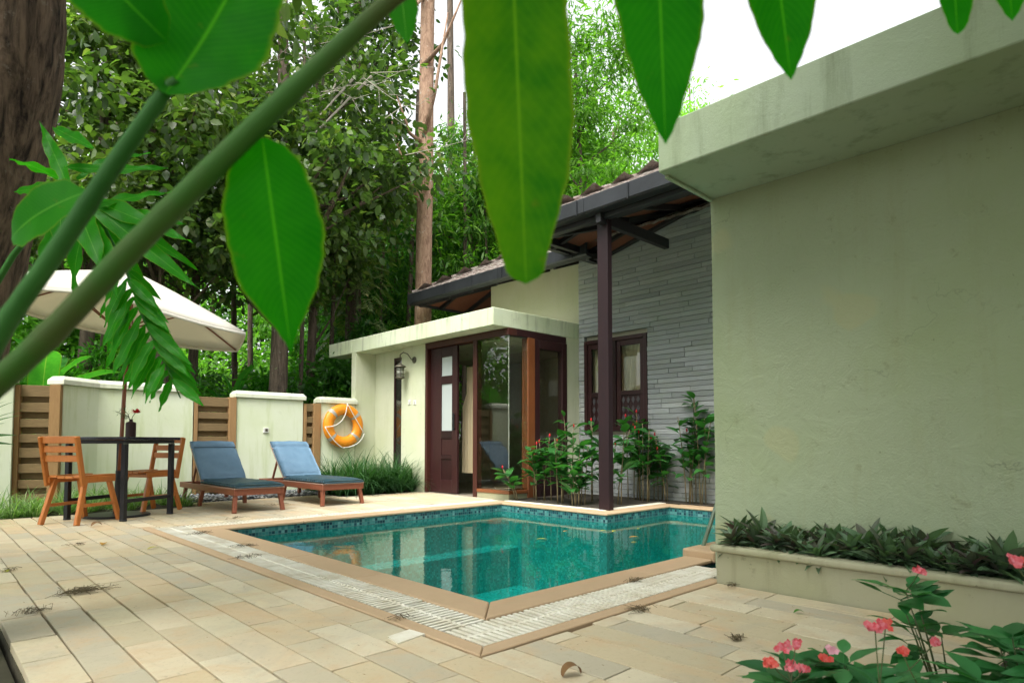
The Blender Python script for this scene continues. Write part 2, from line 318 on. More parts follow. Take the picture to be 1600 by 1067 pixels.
M['leaf_rhoeo'] = m_leaf('leaf_rhoeo', [(0, (.09, .045, .06)), (.18, (.07, .11, .07)), (.6, (.085, .17, .085)), (1, (.15, .25, .13))], .2, .45)
M['leaf_liriope'] = m_leaf('leaf_liriope', [(0, (.018, .06, .022)), (.6, (.035, .11, .04)), (1, (.08, .19, .07))], .3, .35)
M['leaf_spider'] = m_leaf('leaf_spider', [(0, (.03, .10, .015)), (.5, (.08, .22, .03)), (.85, (.2, .36, .1)), (1, (.42, .5, .28))], .35, .45)
M['leaf_pink'] = m_leaf('leaf_impatiens', [(0, (.02, .11, .035)), (.5, (.04, .20, .06)), (1, (.08, .30, .09))], .3, .4)
M['stem'] = m_flat('plant_stem', (.10, .13, .04), .5, var=.4)
M['cane'] = m_flat('plant_cane', (.20, .16, .08), .7, var=.4)
M['blade'] = m_blade('ginger_blade', (.008, .16, .003), (.035, .31, .006), (.10, .40, .018), (1.5, 2.1, .5), .5, .72)
M['blade_old'] = m_blade('ginger_blade_old', (.014, .15, .003), (.12, .30, .006), (.16, .36, .015), (1.6, 1.9, .5), .5, .72, 1.0)
M['frond'] = m_blade('frond_blade', (.018, .19, .006), (.05, .30, .010), (.16, .42, .06), (1.3, 1.8, .6), .4, .5)
M['banana'] = m_blade('banana_blade', (.05, .26, .04), (.12, .42, .06), (.3, .5, .12), (1.4, 1.6, .6), .4, .5)
def mk2():
    m, n = nmat('ginger_stem'); tc = n.nodes.new('ShaderNodeTexCoord')
    g = n.nodes.new('ShaderNodeNewGeometry'); sp = n.nodes.new('ShaderNodeSeparateXYZ'); n.links.new(g.outputs['Position'], sp.inputs[0])
    nz = noise(n, 7, 4, .6)
    c = mixc(n, ramp(n, nz, [(.42, (0, 0, 0)), (.66, (.8, .8, .8))]), (.04, .145, .010), (.085, .085, .020))
    M['gstem'] = fin(m, n, c, .65, bump(n, noise(n, 90, 3, .6), .2, .001), spec=.4)
    m, n = nmat('ginger_stem_green'); c = mixc(n, ramp(n, noise(n, 9, 4, .6), [(.4, (0, 0, 0)), (.7, (.8, .8, .8))]), (.022, .12, .012), (.05, .19, .03))
    M['gstem2'] = fin(m, n, c, .6, spec=.3)
mk2()

# ------------------------------------------------------------------ mesh helpers
class MB:
    def __init__(s): s.v = []; s.f = []; s.uv = []; s.n = 0
    def add(s, verts, faces, uvs=None):
        b = s.n; s.v.extend([tuple(p) for p in verts]); s.n += len(verts)
        s.f.extend([tuple(i + b for i in f) for f in faces])
        if uvs is not None:
            if len(s.uv) < b: s.uv.extend([(0, 0)] * (b - len(s.uv)))
            s.uv.extend(uvs)
        elif s.uv: s.uv.extend([(0, 0)] * len(verts))
        return s
    def box(s, x0, x1, y0, y1, z0, z1, rot=0, o=(0, 0, 0)):
        p = [(x, y, z) for z in (z0, z1) for y in (y0, y1) for x in (x0, x1)]
        if rot or o != (0, 0, 0):
            c, n_ = math.cos(rot), math.sin(rot); p = [(x * c - y * n_ + o[0], x * n_ + y * c + o[1], z + o[2]) for x, y, z in p]
        return s.add(p, [(0, 2, 3, 1), (4, 5, 7, 6), (0, 1, 5, 4), (2, 6, 7, 3), (0, 4, 6, 2), (1, 3, 7, 5)])
    def bar(s, a, b, w, h, up=(0, 0, 1)):
        """box beam from a to b, w wide, h tall"""
        a = Vector(a); b = Vector(b); d = (b - a).normalized(); up = Vector(up)
        sd_ = d.cross(up)
        if sd_.length < 1e-4: sd_ = d.cross(Vector((0, 1, 0)))
        sd_.normalize(); u = sd_.cross(d)
        p = [q + sd_ * (w / 2 * i) + u * (h / 2 * j) for q in (a, b) for j in (-1, 1) for i in (-1, 1)]
        return s.add(p, [(0, 1, 3, 2), (4, 6, 7, 5), (0, 4, 5, 1), (2, 3, 7, 6), (0, 2, 6, 4), (1, 5, 7, 3)])
    def tube(s, pts, rad, seg=8, cap=True, lump=0):
        pts = [Vector(p) for p in pts]; k = len(pts)
        if not isinstance(rad, (list, tuple)): rad = [rad] * k
        vs = []; prev = None
        for i, p in enumerate(pts):
            d = (pts[min(i + 1, k - 1)] - pts[max(i - 1, 0)]).normalized()
            if prev is None: a = d.orthogonal().normalized()
            else:
                a = prev - d * prev.dot(d); a.normalize()
            prev = a; b = d.cross(a)
            for j in range(seg):
                t = 2 * math.pi * j / seg; rr = rad[i] * (1 + (random.uniform(-lump, lump) if lump else 0))
                vs.append(p + a * math.cos(t) * rr + b * math.sin(t) * rr)
        fs = [(i * seg + j, i * seg + (j + 1) % seg, (i + 1) * seg + (j + 1) % seg, (i + 1) * seg + j) for i in range(k - 1) for j in range(seg)]
        if cap: fs += [tuple(range(seg - 1, -1, -1)), tuple((k - 1) * seg + j for j in range(seg))]
        return s.add(vs, fs)
    def lathe(s, prof, seg=24, o=(0, 0, 0), closed=False):
        vs = [(r_ * math.cos(2 * math.pi * j / seg) + o[0], r_ * math.sin(2 * math.pi * j / seg) + o[1], z + o[2]) for r_, z in prof for j in range(seg)]
        k = len(prof); fs = [(i * seg + j, i * seg + (j + 1) % seg, (i + 1) * seg + (j + 1) % seg, (i + 1) * seg + j) for i in range(k - 1) for j in range(seg)]
        fs += [tuple(range(seg - 1, -1, -1)), tuple((k - 1) * seg + j for j in range(seg))]
        return s.add(vs, fs)
    def poly(s, pts, z0, z1):
        k = len(pts); vs = [(x, y, z0) for x, y in pts] + [(x, y, z1) for x, y in pts]
        return s.add(vs, [tuple(range(k - 1, -1, -1)), tuple(range(k, 2 * k))] + [(i, (i + 1) % k, k + (i + 1) % k, k + i) for i in range(k)])
    def leaf(s, base, tip, width, nrm, fold=.15, droop=.0, nu=5, prof=None, wave=0, nv=1, sharp=1.0, rag=0):
        """a broad leaf blade with a folded midrib, UV mapped"""
        base = Vector(base); tip = Vector(tip); L = (tip - base).length; d = (tip - base).normalized()
        nrm = Vector(nrm); nrm = (nrm - d * nrm.dot(d))
        if nrm.length < 1e-4: nrm = d.orthogonal()
        nrm.normalize(); sd_ = d.cross(nrm)
        vs = []; uv = []; cols = 2 * nv + 1; ph = random.uniform(0, 6)
        def rg(t, sg): return 1 + rag * (.6 * math.sin(ph + 7 * t + sg * 2) + .45 * math.sin(2 * ph + 17 * t + sg) + .3 * math.sin(3 * ph + 41 * t - sg) + .2 * math.sin(ph * 5 + 83 * t + sg * 3))
        for i in range(nu + 1):
            t = i / nu
            if prof: wv = prof(t)
            else: wv = max(0, math.sin(math.pi * min(1, t ** .8 * .97 + .03))) ** sharp
            c = base + d * (L * t) + nrm * (droop * L * 4 * t * (1 - t))
            for j in range(-nv, nv + 1):
                q = j / nv; ww = width / 2 * wv * q * (rg(t, 1 if q > 0 else -1) if rag else 1)
                k = wave * L * math.sin(ph + t * 17 + (2 if q > 0 else 0)) * abs(q)
                vs.append(c + sd_ * (ww * (1 + (wave * 1.2 * math.sin(ph + t * 29) if abs(q) == 1 else 0))) + nrm * (abs(ww) * fold + k)); uv.append((t, .5 + q / 2))
        fs = [(i * cols + j, i * cols + j + 1, (i + 1) * cols + j + 1, (i + 1) * cols + j) for i in range(nu) for j in range(cols - 1)]
        return s.add(vs, fs, uv)
    def build(s, name, mat, parent=None, smooth=False, bevel=0, loc=None, seg=1, sub=0):
        me = bpy.data.meshes.new(name); me.from_pydata(s.v, [], s.f); me.update()
        if s.uv:
            l = me.uv_layers.new(name='UVMap'); li = np.empty(len(me.loops), dtype=np.int32); me.loops.foreach_get('vertex_index', li)
            l.data.foreach_set('uv', np.array(s.uv, dtype=np.float32)[li].ravel())
        o = bpy.data.objects.new(name, me); COL.objects.link(o)
        me.materials.append(MATS[mat] if isinstance(mat, str) else mat)
        if smooth: me.polygons.foreach_set('use_smooth', [True] * len(me.polygons))
        if bevel:
            b = o.modifiers.new('bevel', 'BEVEL'); b.width = bevel; b.segments = seg; b.limit_method = 'ANGLE'
        if sub:
            b = o.modifiers.new('sub', 'SUBSURF'); b.levels = sub; b.render_levels = sub
        if parent: o.parent = parent
        if loc is not None: o.location = loc
        return o
def tag(o, label=None, cat=None, group=None, kind=None):
    if label: o['label'] = label
    if cat: o['category'] = cat
    if group: o['group'] = group
    if kind: o['kind'] = kind
    return o
def thing(name, label, cat, loc=(0, 0, 0), rz=0, group=None):
    o = bpy.data.objects.new(name, None); COL.objects.link(o); o.empty_display_size = .1
    o.location = loc; o.rotation_euler = (0, 0, rz); return tag(o, label, cat, group)
def struct(mb, name, mat, **k): return tag(mb.build(name, mat, **k), kind='structure')
def dup(root, loc, rz=None, label=None, scale=None):
    def cp(o, par):
        c = o.copy(); COL.objects.link(c)
        if par: c.parent = par
        for ch in list(o.children): cp(ch, c)
        return c
    r_ = cp(root, None); r_.location = loc
    if rz is not None: r_.rotation_euler = (0, 0, rz)
    if label: r_['label'] = label
    if scale is not None: r_.scale = (scale,) * 3 if isinstance(scale, (int, float)) else scale
    return r_

def fast_mesh(name, V, F, mat, parent=None, loc=None):
    """V (n,3) array, F (m,k) array of equal-sized faces"""
    me = bpy.data.meshes.new(name); k = F.shape[1]
    me.vertices.add(len(V)); me.vertices.foreach_set('co', V.astype(np.float32).ravel())
    me.loops.add(F.size); me.loops.foreach_set('vertex_index', F.astype(np.int32).ravel())
    me.polygons.add(len(F)); me.polygons.foreach_set('loop_start', np.arange(0, F.size, k, dtype=np.int32))
    me.update(calc_edges=True); me.validate()
    me.materials.append(MATS[mat]); o = bpy.data.objects.new(name, me); COL.objects.link(o)
    if parent: o.parent = parent
    if loc is not None: o.location = loc
    return o
def leaf_cloud(P, D, L, Wd, fold=.25, shape=0, up=None):
    """leaves at P (n,3) pointing along D (n,3), lengths L, widths Wd -> V, F(quads). Each leaf is two folded quads of a pointed blade."""
    n = len(P); D = D / np.linalg.norm(D, axis=1, keepdims=True)
    up = rng.normal(size=(n, 3)) * .45 + np.array([0, 0, 1.]) if up is None else up
    S = np.cross(D, up); S /= np.linalg.norm(S, axis=1, keepdims=True) + 1e-9; U = np.cross(S, D)
    L = L[:, None]; Wd = Wd[:, None]
    b = P; t = P + D * L - U * L * .10; m1 = P + D * L * .40
    e = [P + D * L * a + S * Wd * s_ * q + U * Wd * fold * q for a, q, s_ in ((.28, .42, 1), (.66, .40, 1), (.28, .42, -1), (.66, .40, -1))]
    mid = P + D * L * .48
    V = np.stack([b, e[0], e[1], t, mid, e[3], e[2]], axis=1)      # 7 verts
    idx = np.arange(n)[:, None] * 7
    F = np.concatenate([idx + np.array([0, 1, 2, 4]), idx + np.array([4, 2, 3, 5]), idx + np.array([0, 4, 5, 6])], axis=0)
    return V.reshape(-1, 3), F

# ------------------------------------------------------------------ the pool and the paving
g = MB(); g.add([(-300, -300, -.16), (300, -300, -.16), (300, 1.2, -.16), (-300, 1.2, -.16)], [(0, 1, 2, 3)])
g.add([(-300, 1.2, -.16), (1.4, 1.2, -.16), (1.4, 6.4, -.16), (-300, 6.4, -.16)], [(0, 1, 2, 3)])
g.add([(7, 1.2, -.16), (300, 1.2, -.16), (300, 6.4, -.16), (7, 6.4, -.16)], [(0, 1, 2, 3)])
g.add([(-300, 6.4, -.16), (300, 6.4, -.16), (300, 300, -.16), (-300, 300, -.16)], [(0, 1, 2, 3)])
struct(g, 'ground', 'ground')
PX0, PX1, PX2, PY0, PY1, PYJ = 1.96, 5.26, 6.45, 2.20, 5.68, 4.06
WZ = -.095; DEP = -.95
# pool shell
pool = MB()
pp = [(PX0, PY0), (PX2, PY0), (PX2, PYJ), (PX1, PYJ), (PX1, PY1), (PX0, PY1)]
fl = MB(); fl.add([(x, y, DEP) for x, y in pp], [tuple(range(6))])
for i in range(6):
    a, b = pp[i], pp[(i + 1) % 6]
    fl.add([(a[0], a[1], DEP), (b[0], b[1], DEP), (b[0], b[1], -.10), (a[0], a[1], -.10)], [(0, 3, 2, 1)])
# steps along the far-left side and into the corner
fl.box(PX0 + .002, PX1 - .002, PY1 - .30, PY1 - .002, DEP, -.50)
struct(fl, 'pool_basin', 'mosaic')
bd = MB()
for i in range(6):
    a, b = pp[i], pp[(i + 1) % 6]
    bd.add([(a[0], a[1], -.10), (b[0], b[1], -.10), (b[0], b[1], -.015), (a[0], a[1], -.015)], [(0, 3, 2, 1)])
struct(bd, 'pool_tile_band', 'band')
wt = MB(); wt.add([(x, y, WZ) for x, y in pp], [tuple(range(6))]); struct(wt, 'pool_water', 'water')
# coping stones: boxes with a rounded nose
cp = MB()
def cop(x0, x1, y0, y1, along, step=.9, z1=0.004):
    if along == 'x':
        k = max(1, round((x1 - x0) / step)); d = (x1 - x0) / k
        for i in range(k): cp.box(x0 + i * d + .0015, x0 + (i + 1) * d - .0015, y0, y1, -.02, z1 + random.uniform(-.0008, .0008))
    else:
        k = max(1, round((y1 - y0) / step)); d = (y1 - y0) / k
        for i in range(k): cp.box(x0, x1, y0 + i * d + .0015, y0 + (i + 1) * d - .0015, -.02, z1 + random.uniform(-.0008, .0008))
NOSE = .012; CW = .185
# mitred near corner
zc = .005
def mitre(a, b, c, d):  cp.add([(*a, -.02), (*b, -.02), (*c, -.02), (*d, -.02), (*a, zc), (*b, zc), (*c, zc), (*d, zc)], [(3, 2, 1, 0), (4, 5, 6, 7), (0, 1, 5, 4), (1, 2, 6, 5), (2, 3, 7, 6), (3, 0, 4, 7)])
xi, xo = PX0 + NOSE, PX0 - CW; yi, yo = PY0 + NOSE, PY0 - CW
mitre((xo, yo), (3.05, yo), (3.05, yi), (xi + .003, yi))
mitre((xo, yo + .004), (xi, yi + .001), (xi, 3.1), (xo, 3.1))
cop(3.053, 3.70, yo, yi, 'x'); cop(xo, xi, 3.103, PY1 - NOSE - .003, 'y')
ya, yb = PY1 - NOSE, PY1 + .21
cop(xo, PX1 + .20, ya, yb, 'x')
cop(PX1 - NOSE, PX1 + .20, PYJ - NOSE, ya - .003, 'y')
cop(PX1 + .203, PX2 + .2, PYJ - NOSE, PYJ + .19, 'x')
cop(PX2 - NOSE, 6.69, PY0 - .2, PYJ - NOSE - .003, 'y')
struct(cp, 'pool_coping', 'coping', bevel=.008, seg=2)
blk = MB(); blk.box(3.70, 6.43, PY0 - .20, PY0 + .035, -.02, .05); struct(blk, 'pool_edge_step', 'coping', bevel=.012, seg=2)
# drain channel under the grating, outer border
ch = MB(); ch.box(1.54, 1.775, 1.76, 6.14, -.08, -.045); ch.box(1.775, 3.5, 1.76, 2.012, -.08, -.045); ch.box(1.775, 5.5, 5.892, 6.14, -.08, -.045); struct(ch, 'drain_channel', 'dark')
br = MB(); xb0, xb1 = 1.462, 1.537; yb0, yb1 = 1.684, 1.757
def brd(a, b, c, d): br.add([(*a, -.05), (*b, -.05), (*c, -.05), (*d, -.05), (*a, .003), (*b, .003), (*c, .003), (*d, .003)], [(3, 2, 1, 0), (4, 5, 6, 7), (0, 1, 5, 4), (1, 2, 6, 5), (2, 3, 7, 6), (3, 0, 4, 7)])
brd((xb0, yb0), (3.2, yb0), (3.2, yb1), (xb1 + .002, yb1)); brd((xb0, yb0 + .003), (xb1, yb1 + .002), (xb1, 6.25), (xb0, 6.25))
struct(br, 'drain_border', 'coping', bevel=.004)
def grate(x0, x1, y0, y1, along, label):
    gm = MB(); t = thing('drain_grate', label, 'drain grate', (x0, y0, 0), 0, 'white drain gratings round the pool')
    pitch = .034; bw = .0185; W = (x1 - x0) if along == 'y' else (y1 - y0); Ln = (y1 - y0) if along == 'y' else (x1 - x0)
    k = int(Ln / pitch); seg_l = 13
    ph = 0; tilt = 0
    for i in range(k):
        if i % seg_l == 0: off = random.uniform(-.002, .002); tilt = random.uniform(-.003, .0015); skew = random.uniform(-.012, .012)
        c = i * pitch + pitch / 2
        if i % seg_l == seg_l - 1: bwi = .010
        else: bwi = bw
        a, b = .002 + off, W - .004 + off
        z = .001 + tilt
        for hi_, (p, q) in enumerate(((a, W * .48 - .003), (W * .52 + .003, b))):
            c = i * pitch + pitch / 2
            if along == 'y': gm.add([(p, c - bwi / 2, -.02), (q, c - bwi / 2 + skew * q, -.02), (q, c + bwi / 2 + skew * q, -.02), (p, c + bwi / 2, -.02), (p, c - bwi / 2, z), (q, c - bwi / 2 + skew * q, z), (q, c + bwi / 2 + skew * q, z), (p, c + bwi / 2, z)], [(0, 1, 5, 4), (1, 2, 6, 5), (2, 3, 7, 6), (3, 0, 4, 7), (4, 5, 6, 7)])
            else: gm.add([(c - bwi / 2, p, -.02), (c + bwi / 2, p, -.02), (c + bwi / 2 + skew * q, q, -.02), (c - bwi / 2 + skew * q, q, -.02), (c - bwi / 2, p, z), (c + bwi / 2, p, z), (c + bwi / 2 + skew * q, q, z), (c - bwi / 2 + skew * q, q, z)], [(0, 1, 5, 4), (1, 2, 6, 5), (2, 3, 7, 6), (3, 0, 4, 7), (4, 5, 6, 7)])
    gm.build('grate_bars', 'grate', t)
    rb = MB()
    for fr_ in (.5,):
        c = W * fr_
        if along == 'y': rb.box(c - .008, c + .008, 0, Ln, -.03, -.0015)
        else: rb.box(0, Ln, c - .008, c + .008, -.03, -.0015)
    rb.build('grate_ribs', 'grate', t)
grate(1.541, 1.773, 2.012, 6.13, 'y', 'long white slotted drain grating between the paving and the near side of the pool')
grate(1.541, 3.49, 1.762, 2.008, 'x', 'white slotted drain grating running from the pool corner to the planter')
grate(1.777, 5.5, 5.895, 6.13, 'x', 'far white slotted drain grating between the pool and the sun loungers')
# paving: sandstone rows running along Y
bed = MB(); bed.box(.285, 1.44, -2.0, 7.85, -.15, -.030); bed.box(1.44, 3.13, -2.0, 1.68, -.15, -.030); bed.box(1.44, 5.56, 6.14, 7.85, -.15, -.030); bed.box(2.42, 4.28, 7.85, 8.35, -.15, -.030)
bed.box(1.44, 7.0, 6.14, 6.0, -.15, -.03) if False else None
struct(bed, 'paving_bed', 'joint')
pv = MB(); RW = .1455
def slab(x0, x1, y0, y1, dz=0):
    g1 = random.choice((.0016, .0022, .0028, .0045)); a, b = random.uniform(-.0025, .0025), random.uniform(-.0025, .0025)
    z = dz + random.uniform(-.0015, .0015); j = lambda: random.uniform(-.0015, .0015)
    g2 = g1 + random.choice((0, .0008, .002)); p = [(x0 + g2 + j(), y0 + g1 + j()), (x1 - g2 + j(), y0 + g1 + j()), (x1 - g2 + j(), y1 - g1 + j()), (x0 + g2 + j(), y1 - g1 + j())]
    zz = [z - a - b, z + a - b, z + a + b, z - a + b]
    pv.add([(q[0], q[1], -.04) for q in p] + [(q[0], q[1], zi * .5) for q, zi in zip(p, zz)], [(4, 5, 6, 7), (0, 1, 5, 4), (1, 2, 6, 5), (2, 3, 7, 6), (3, 0, 4, 7)])
def pave(x0, x1, y0, y1, Lm=.42, dz=0):
    k = max(1, round((x1 - x0) / RW)); d = (x1 - x0) / k
    for i in range(k):
        y = y0 - random.uniform(0, Lm)
        while y < y1:
            l = Lm * random.uniform(.72, 1.25); a, b = max(y, y0), min(y + l, y1)
            if b - a > .05: slab(x0 + i * d, x0 + (i + 1) * d, a, b, dz)
            y += l
pave(.286, 1.452, -1.8, 7.83, .40)
pave(1.452, 3.12, -1.8, 1.672, .62)
pave(1.452, 2.45, 6.26, 7.83, .45); pave(2.45, 5.57, 6.14, 7.83, .45); pave(2.45, 4.28, 7.83, 8.33, .45)
pave(1.452, 2.45, 6.14, 6.26, .45)
struct(pv, 'paving', 'paving', bevel=.0015)
# island bed behind the post and soil strips
so = MB(); so.box(PX1 + .30, 6.97, PYJ + .30, 5.86, -.05, .012); so.box(6.70, 6.975, 3.2, PYJ + .29, -.05, .013); struct(so, 'planting_bed', 'soil')
st = MB(); st.box(PX1 + .204, PX1 + .30, PYJ + .30, 5.85, -.03, .006); st.box(PX1 + .204, 6.69, PYJ + .193, PYJ + .30, -.03, .006); struct(st, 'bed_kerb', 'grate', bevel=.003)
st = MB(); st.box(-6, 2.41, 7.86, 9.6, -.12, -.005); st.box(4.3, 5.6, 7.86, 9.3, -.12, -.006); struct(st, 'soil_strip', 'soil')
lw = MB(); lw.box(-8, .27, -3, 7.84, -.12, -.05); struct(lw, 'lawn_soil', 'ground')

# loose pebbles under the garden wall: beyond counting
pn = 2600; P = np.stack([rng.uniform(2.43, 4.30, pn), rng.uniform(8.37, 9.22, pn), rng.uniform(-.03, .03, pn)], 1)
bx = np.array([[1, 0, 0], [.3, .95, 0], [-.8, .6, 0], [-.8, -.6, 0], [.3, -.95, 0], [0, 0, .55], [0, 0, -.5]], float)
V = P[:, None, :] + bx[None] * rng.uniform(.014, .04, (pn, 1, 1)) * rng.uniform(.7, 1.2, (pn, 7, 1))
fi = []
for i in range(5): fi.append([i, (i + 1) % 5, 5]); fi.append([(i + 1) % 5, i, 6])
F = (np.arange(pn)[:, None, None] * 7 + np.array(fi)[None]).reshape(-1, 3)
tag(fast_mesh('pebbles', V.reshape(-1, 3), F, 'pebble'), 'bed of small grey and white pebbles under the garden wall', 'pebbles', kind='stuff')
# ------------------------------------------------------------------ the near flat-roofed block on the right
t = thing('flat_roofed_block', 'flat roofed block with blank pale green plaster wall beside the pool', 'building', (3.5, 1.89, 0))
def loc(mb, p):                     # shift world verts into the parent's frame
    p = Vector(p); mb.v = [tuple(Vector(q) - p) for q in mb.v]; return mb
O = (3.5, 1.89, 0)
m_ = MB()                            # wall front as a grid with slight unevenness
NX, NZ = 60, 30
vs = []; 
for i in range(NX + 1):
    for k in range(NZ + 1):
        y = 1.885 - i / NX * 6.4; z = -.05 + k / NZ * 2.285
        vs.append((3.5 + .004 * math.sin(y * 3.1 + z * 2) + .003 * math.sin(z * 5.3 - y), y, z))
fs = [(i * (NZ + 1) + k, i * (NZ + 1) + k + 1, (i + 1) * (NZ + 1) + k + 1, (i + 1) * (NZ + 1) + k) for i in range(NX) for k in range(NZ)]
m_.add(vs, fs)
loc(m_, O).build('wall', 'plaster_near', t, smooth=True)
b = MB(); b.box(3.512, 6.2, -4.5, 1.884, -.05, 2.234); loc(b, O).build('side_wall', 'plaster', t)
b = MB(); b.box(2.93, 6.4, -4.8, 1.89, 2.236, 2.50); loc(b, O).build('roof_slab', 'fascia', t, bevel=.008, seg=2)
b = MB(); b.box(2.99, 3.49, 1.862, 1.888, 2.218, 2.2355); loc(b, O).build('drip_edge', 'fascia', t, bevel=.004)
# planter against it
t = thing('planter', 'low plaster planter with rounded ledge under the blank wall', 'planter', (3.13, 1.68, 0)); O = (3.13, 1.68, 0)
b = MB(); b.box(3.131, 3.19, .34, 1.685, -.05, .165); b.box(3.19, 3.495, 1.63, 1.685, -.05, .165); b.box(3.19, 3.495, .34, .395, -.05, .165); loc(b, O).build('planter_wall', 'ledge', t, bevel=.004)
b = MB(); b.box(3.10, 3.195, .31, 1.71, .166, .203); b.box(3.195, 3.495, 1.63, 1.71, .166, .203); b.box(3.195, 3.495, .31, .39, .166, .203); loc(b, O).build('ledge', 'ledge', t, bevel=.015, seg=4)
b = MB(); b.box(3.196, 3.494, .391, 1.629, .05, .165); loc(b, O).build('planter_soil', 'soil', t)
# pool handrail leaning behind the wall corner
t = MB(); a_ = onX(1097, 858, 3.88); b_ = onX(1111, 815, 4.0); c_ = onX(1122, 780, 4.1)
t.tube([(a_.x, a_.y, .0), (a_.x, a_.y, a_.z), tuple(b_), tuple(c_), (4.25, 2.13, .52), (4.6, 2.10, .55), (4.95, 2.12, .48), (5.1, 2.14, .05)], .014, 10)
tag(t.build('handrail', m_flat('rail_paint', (.12, .17, .11), .4, var=.3), smooth=True), 'green painted pipe handrail leaning at the pool edge beside the wall corner', 'handrail')

# ------------------------------------------------------------------ the villa
VO = Vector((5.58, 5.88, 0))
V_ = thing('villa', 'villa with glass bay, flat concrete slab, stone clad wall and tiled eaves', 'house', VO)
def vb(mb, name, mat, parent=None, **k):
    """a villa part given in world coordinates"""
    base = VO
    if parent is not None: base = base + Vector(parent.location)
    mb.v = [tuple(Vector(q) - base) for q in mb.v]
    return mb.build(name, mat, parent or V_, **k)
X0 = 5.58; Y0 = 5.88; ZT = 2.205; XS = 7.0
yF0 = 7.706; yJ0, yJ1 = 6.593, 6.512; ySt0, ySt1 = 8.684, 8.361
# roof slab, bay walls
b = MB(); b.box(5.30, XS + .3, Y0, 9.44, ZT + .04, 2.475); b.box(5.30, 5.62, 9.44, 10.24, ZT + .04, 2.475)
vb(b, 'roof_slab', m_plaster('slab_paint', (.60, .65, .48), (.10, .11, .07), .75, .8, .3), bevel=.006)
b = MB(); b.box(X0, X0 + .16, yF0, ySt1, -.05, ZT + .04); vb(b, 'door_side_wall', 'plaster')
b = MB(); b.box(X0 + .10, X0 + .22, ySt1, 9.30, -.05, ZT + .04); vb(b, 'recessed_wall', 'plaster')
b = MB(); b.box(5.302, X0 + .16, 9.302, 9.44, -.05, ZT + .04); vb(b, 'fin_wall', 'plaster')
b = MB(); b.box(X0 + 1.14, XS + .06, Y0, Y0 + .16, -.05, ZT + .04); vb(b, 'bay_side_wall', 'plaster')
b = MB(); b.box(X0, X0 + 1.14, Y0 + .006, Y0 + .12, -.06, .075); b.box(X0, X0 + .12, Y0 + .12, yJ1, -.06, .075); vb(b, 'bay_plinth', 'ledge')
# narrow mirror window
b = MB(); xs = X0 + .085
f = MB(); f.box(xs - .02, xs + .012, ySt1 + .003, ySt1 + .035, .02, ZT - .09); f.box(xs - .02, xs + .012, ySt0 - .03, ySt0, .02, ZT - .09); f.box(xs - .02, xs + .012, ySt1 + .035, ySt0 - .03, ZT - .13, ZT - .09); f.box(xs - .02, xs + .012, ySt1 + .035, ySt0 - .03, .02, .06)
wn_ = vb(f, 'strip_window', 'door', bevel=.003)
f = MB(); f.box(xs - .002, xs + .004, ySt1 + .035, ySt0 - .03, .06, ZT - .13); vb(f, 'pane', 'glass', wn_)
f = MB(); f.box(xs + .006, xs + .012, ySt1 + .036, ySt0 - .031, .061, ZT - .131); vb(f, 'blind', 'dark', wn_)
# sliding door: frame, leaf, panes, panels, handle
fr = MB(); HD = .085
fr.box(X0 - .02, X0 + .14, Y0 - .004, yF0, ZT - .055, ZT + .035)                       # header
fr.box(X0 - .02, X0 + .10, yF0 - .055, yF0, 0, ZT - .055)                         # left frame
vb(fr, 'door_frame', 'doorred', bevel=.004)
j = MB(); j.box(X0 - .015, X0 + .08, yJ1, yJ0, .0, ZT - .055); vb(j, 'door_jamb', 'doorred', bevel=.004)
yl0 = onX(716, 600, X0 + .06).y; yl1 = yF0 - .06
dz = lambda py: .75 + (688.5 - py) / 976 * 9.0
lf = MB(); x0, x1 = X0 + .04, X0 + .08
ya_, yb_ = onX(689.5, 600, x0).y, onX(706, 600, x0).y        # pane left, right
lf.box(x0, x1, yl0, yb_, .012, ZT - .06); lf.box(x0, x1, ya_, yl1, .012, ZT - .06)
zs = [.012, .20, .50, .56, .80, .915, 1.60, 1.72, 2.00, ZT - .06]
for q in range(0, len(zs) - 1, 2):
    lf.box(x0 + .001, x1 - .001, yb_, ya_, zs[q], zs[q + 1])
lf.box(x0 + .012, x1 - .012, yb_, ya_, .20, .50); lf.box(x0 + .012, x1 - .012, yb_, ya_, .56, .80)
dr = vb(lf, 'sliding_door', 'door', bevel=.004)
f = MB(); f.box(x0 + .015, x1 - .015, yb_, ya_, .915, 1.60); vb(f, 'pane', 'frost', dr)
f = MB(); f.box(x0 + .015, x1 - .015, yb_, ya_, 1.72, 2.00); vb(f, 'pane', 'frost', dr)
yh = onX(710, 650, x0).y
f = MB(); f.box(x0 - .03, x0 - .018, yh - .018, yh + .018, .92, 1.17); f.box(x0 - .018, x0, yh - .012, yh + .012, .93, .95); f.box(x0 - .018, x0, yh - .012, yh + .012, 1.13, 1.15); vb(f, 'handle', 'black', dr, bevel=.003)
# glass corner
f = MB(); f.box(X0 - .002, X0 + .006, Y0 + .0, yJ1, .12, ZT - .055); vb(f, 'front_glass', 'glass')
f = MB(); f.box(X0 + .007, X0 + .338, Y0 + .002, Y0 + .010, .12, ZT - .055); vb(f, 'side_glass', 'glass')
f = MB(); f.box(X0 - .012, X0 + .10, Y0 - .010, yJ1, .075, .12); f.box(X0 + .10, X0 + .34, Y0 - .010, Y0 + .10, .075, .12); vb(f, 'glass_sill', 'doorlight', bevel=.003)
f = MB(); f.box(X0 + .006, X0 + .012, Y0 + .010, Y0 + .016, .12, ZT - .055); vb(f, 'glass_joint', 'white')
f = MB(); f.box(X0 + .34, X0 + .475, Y0 - .012, Y0 + .11, -.04, ZT - .056); vb(f, 'corner_post', 'doorlight', bevel=.004)
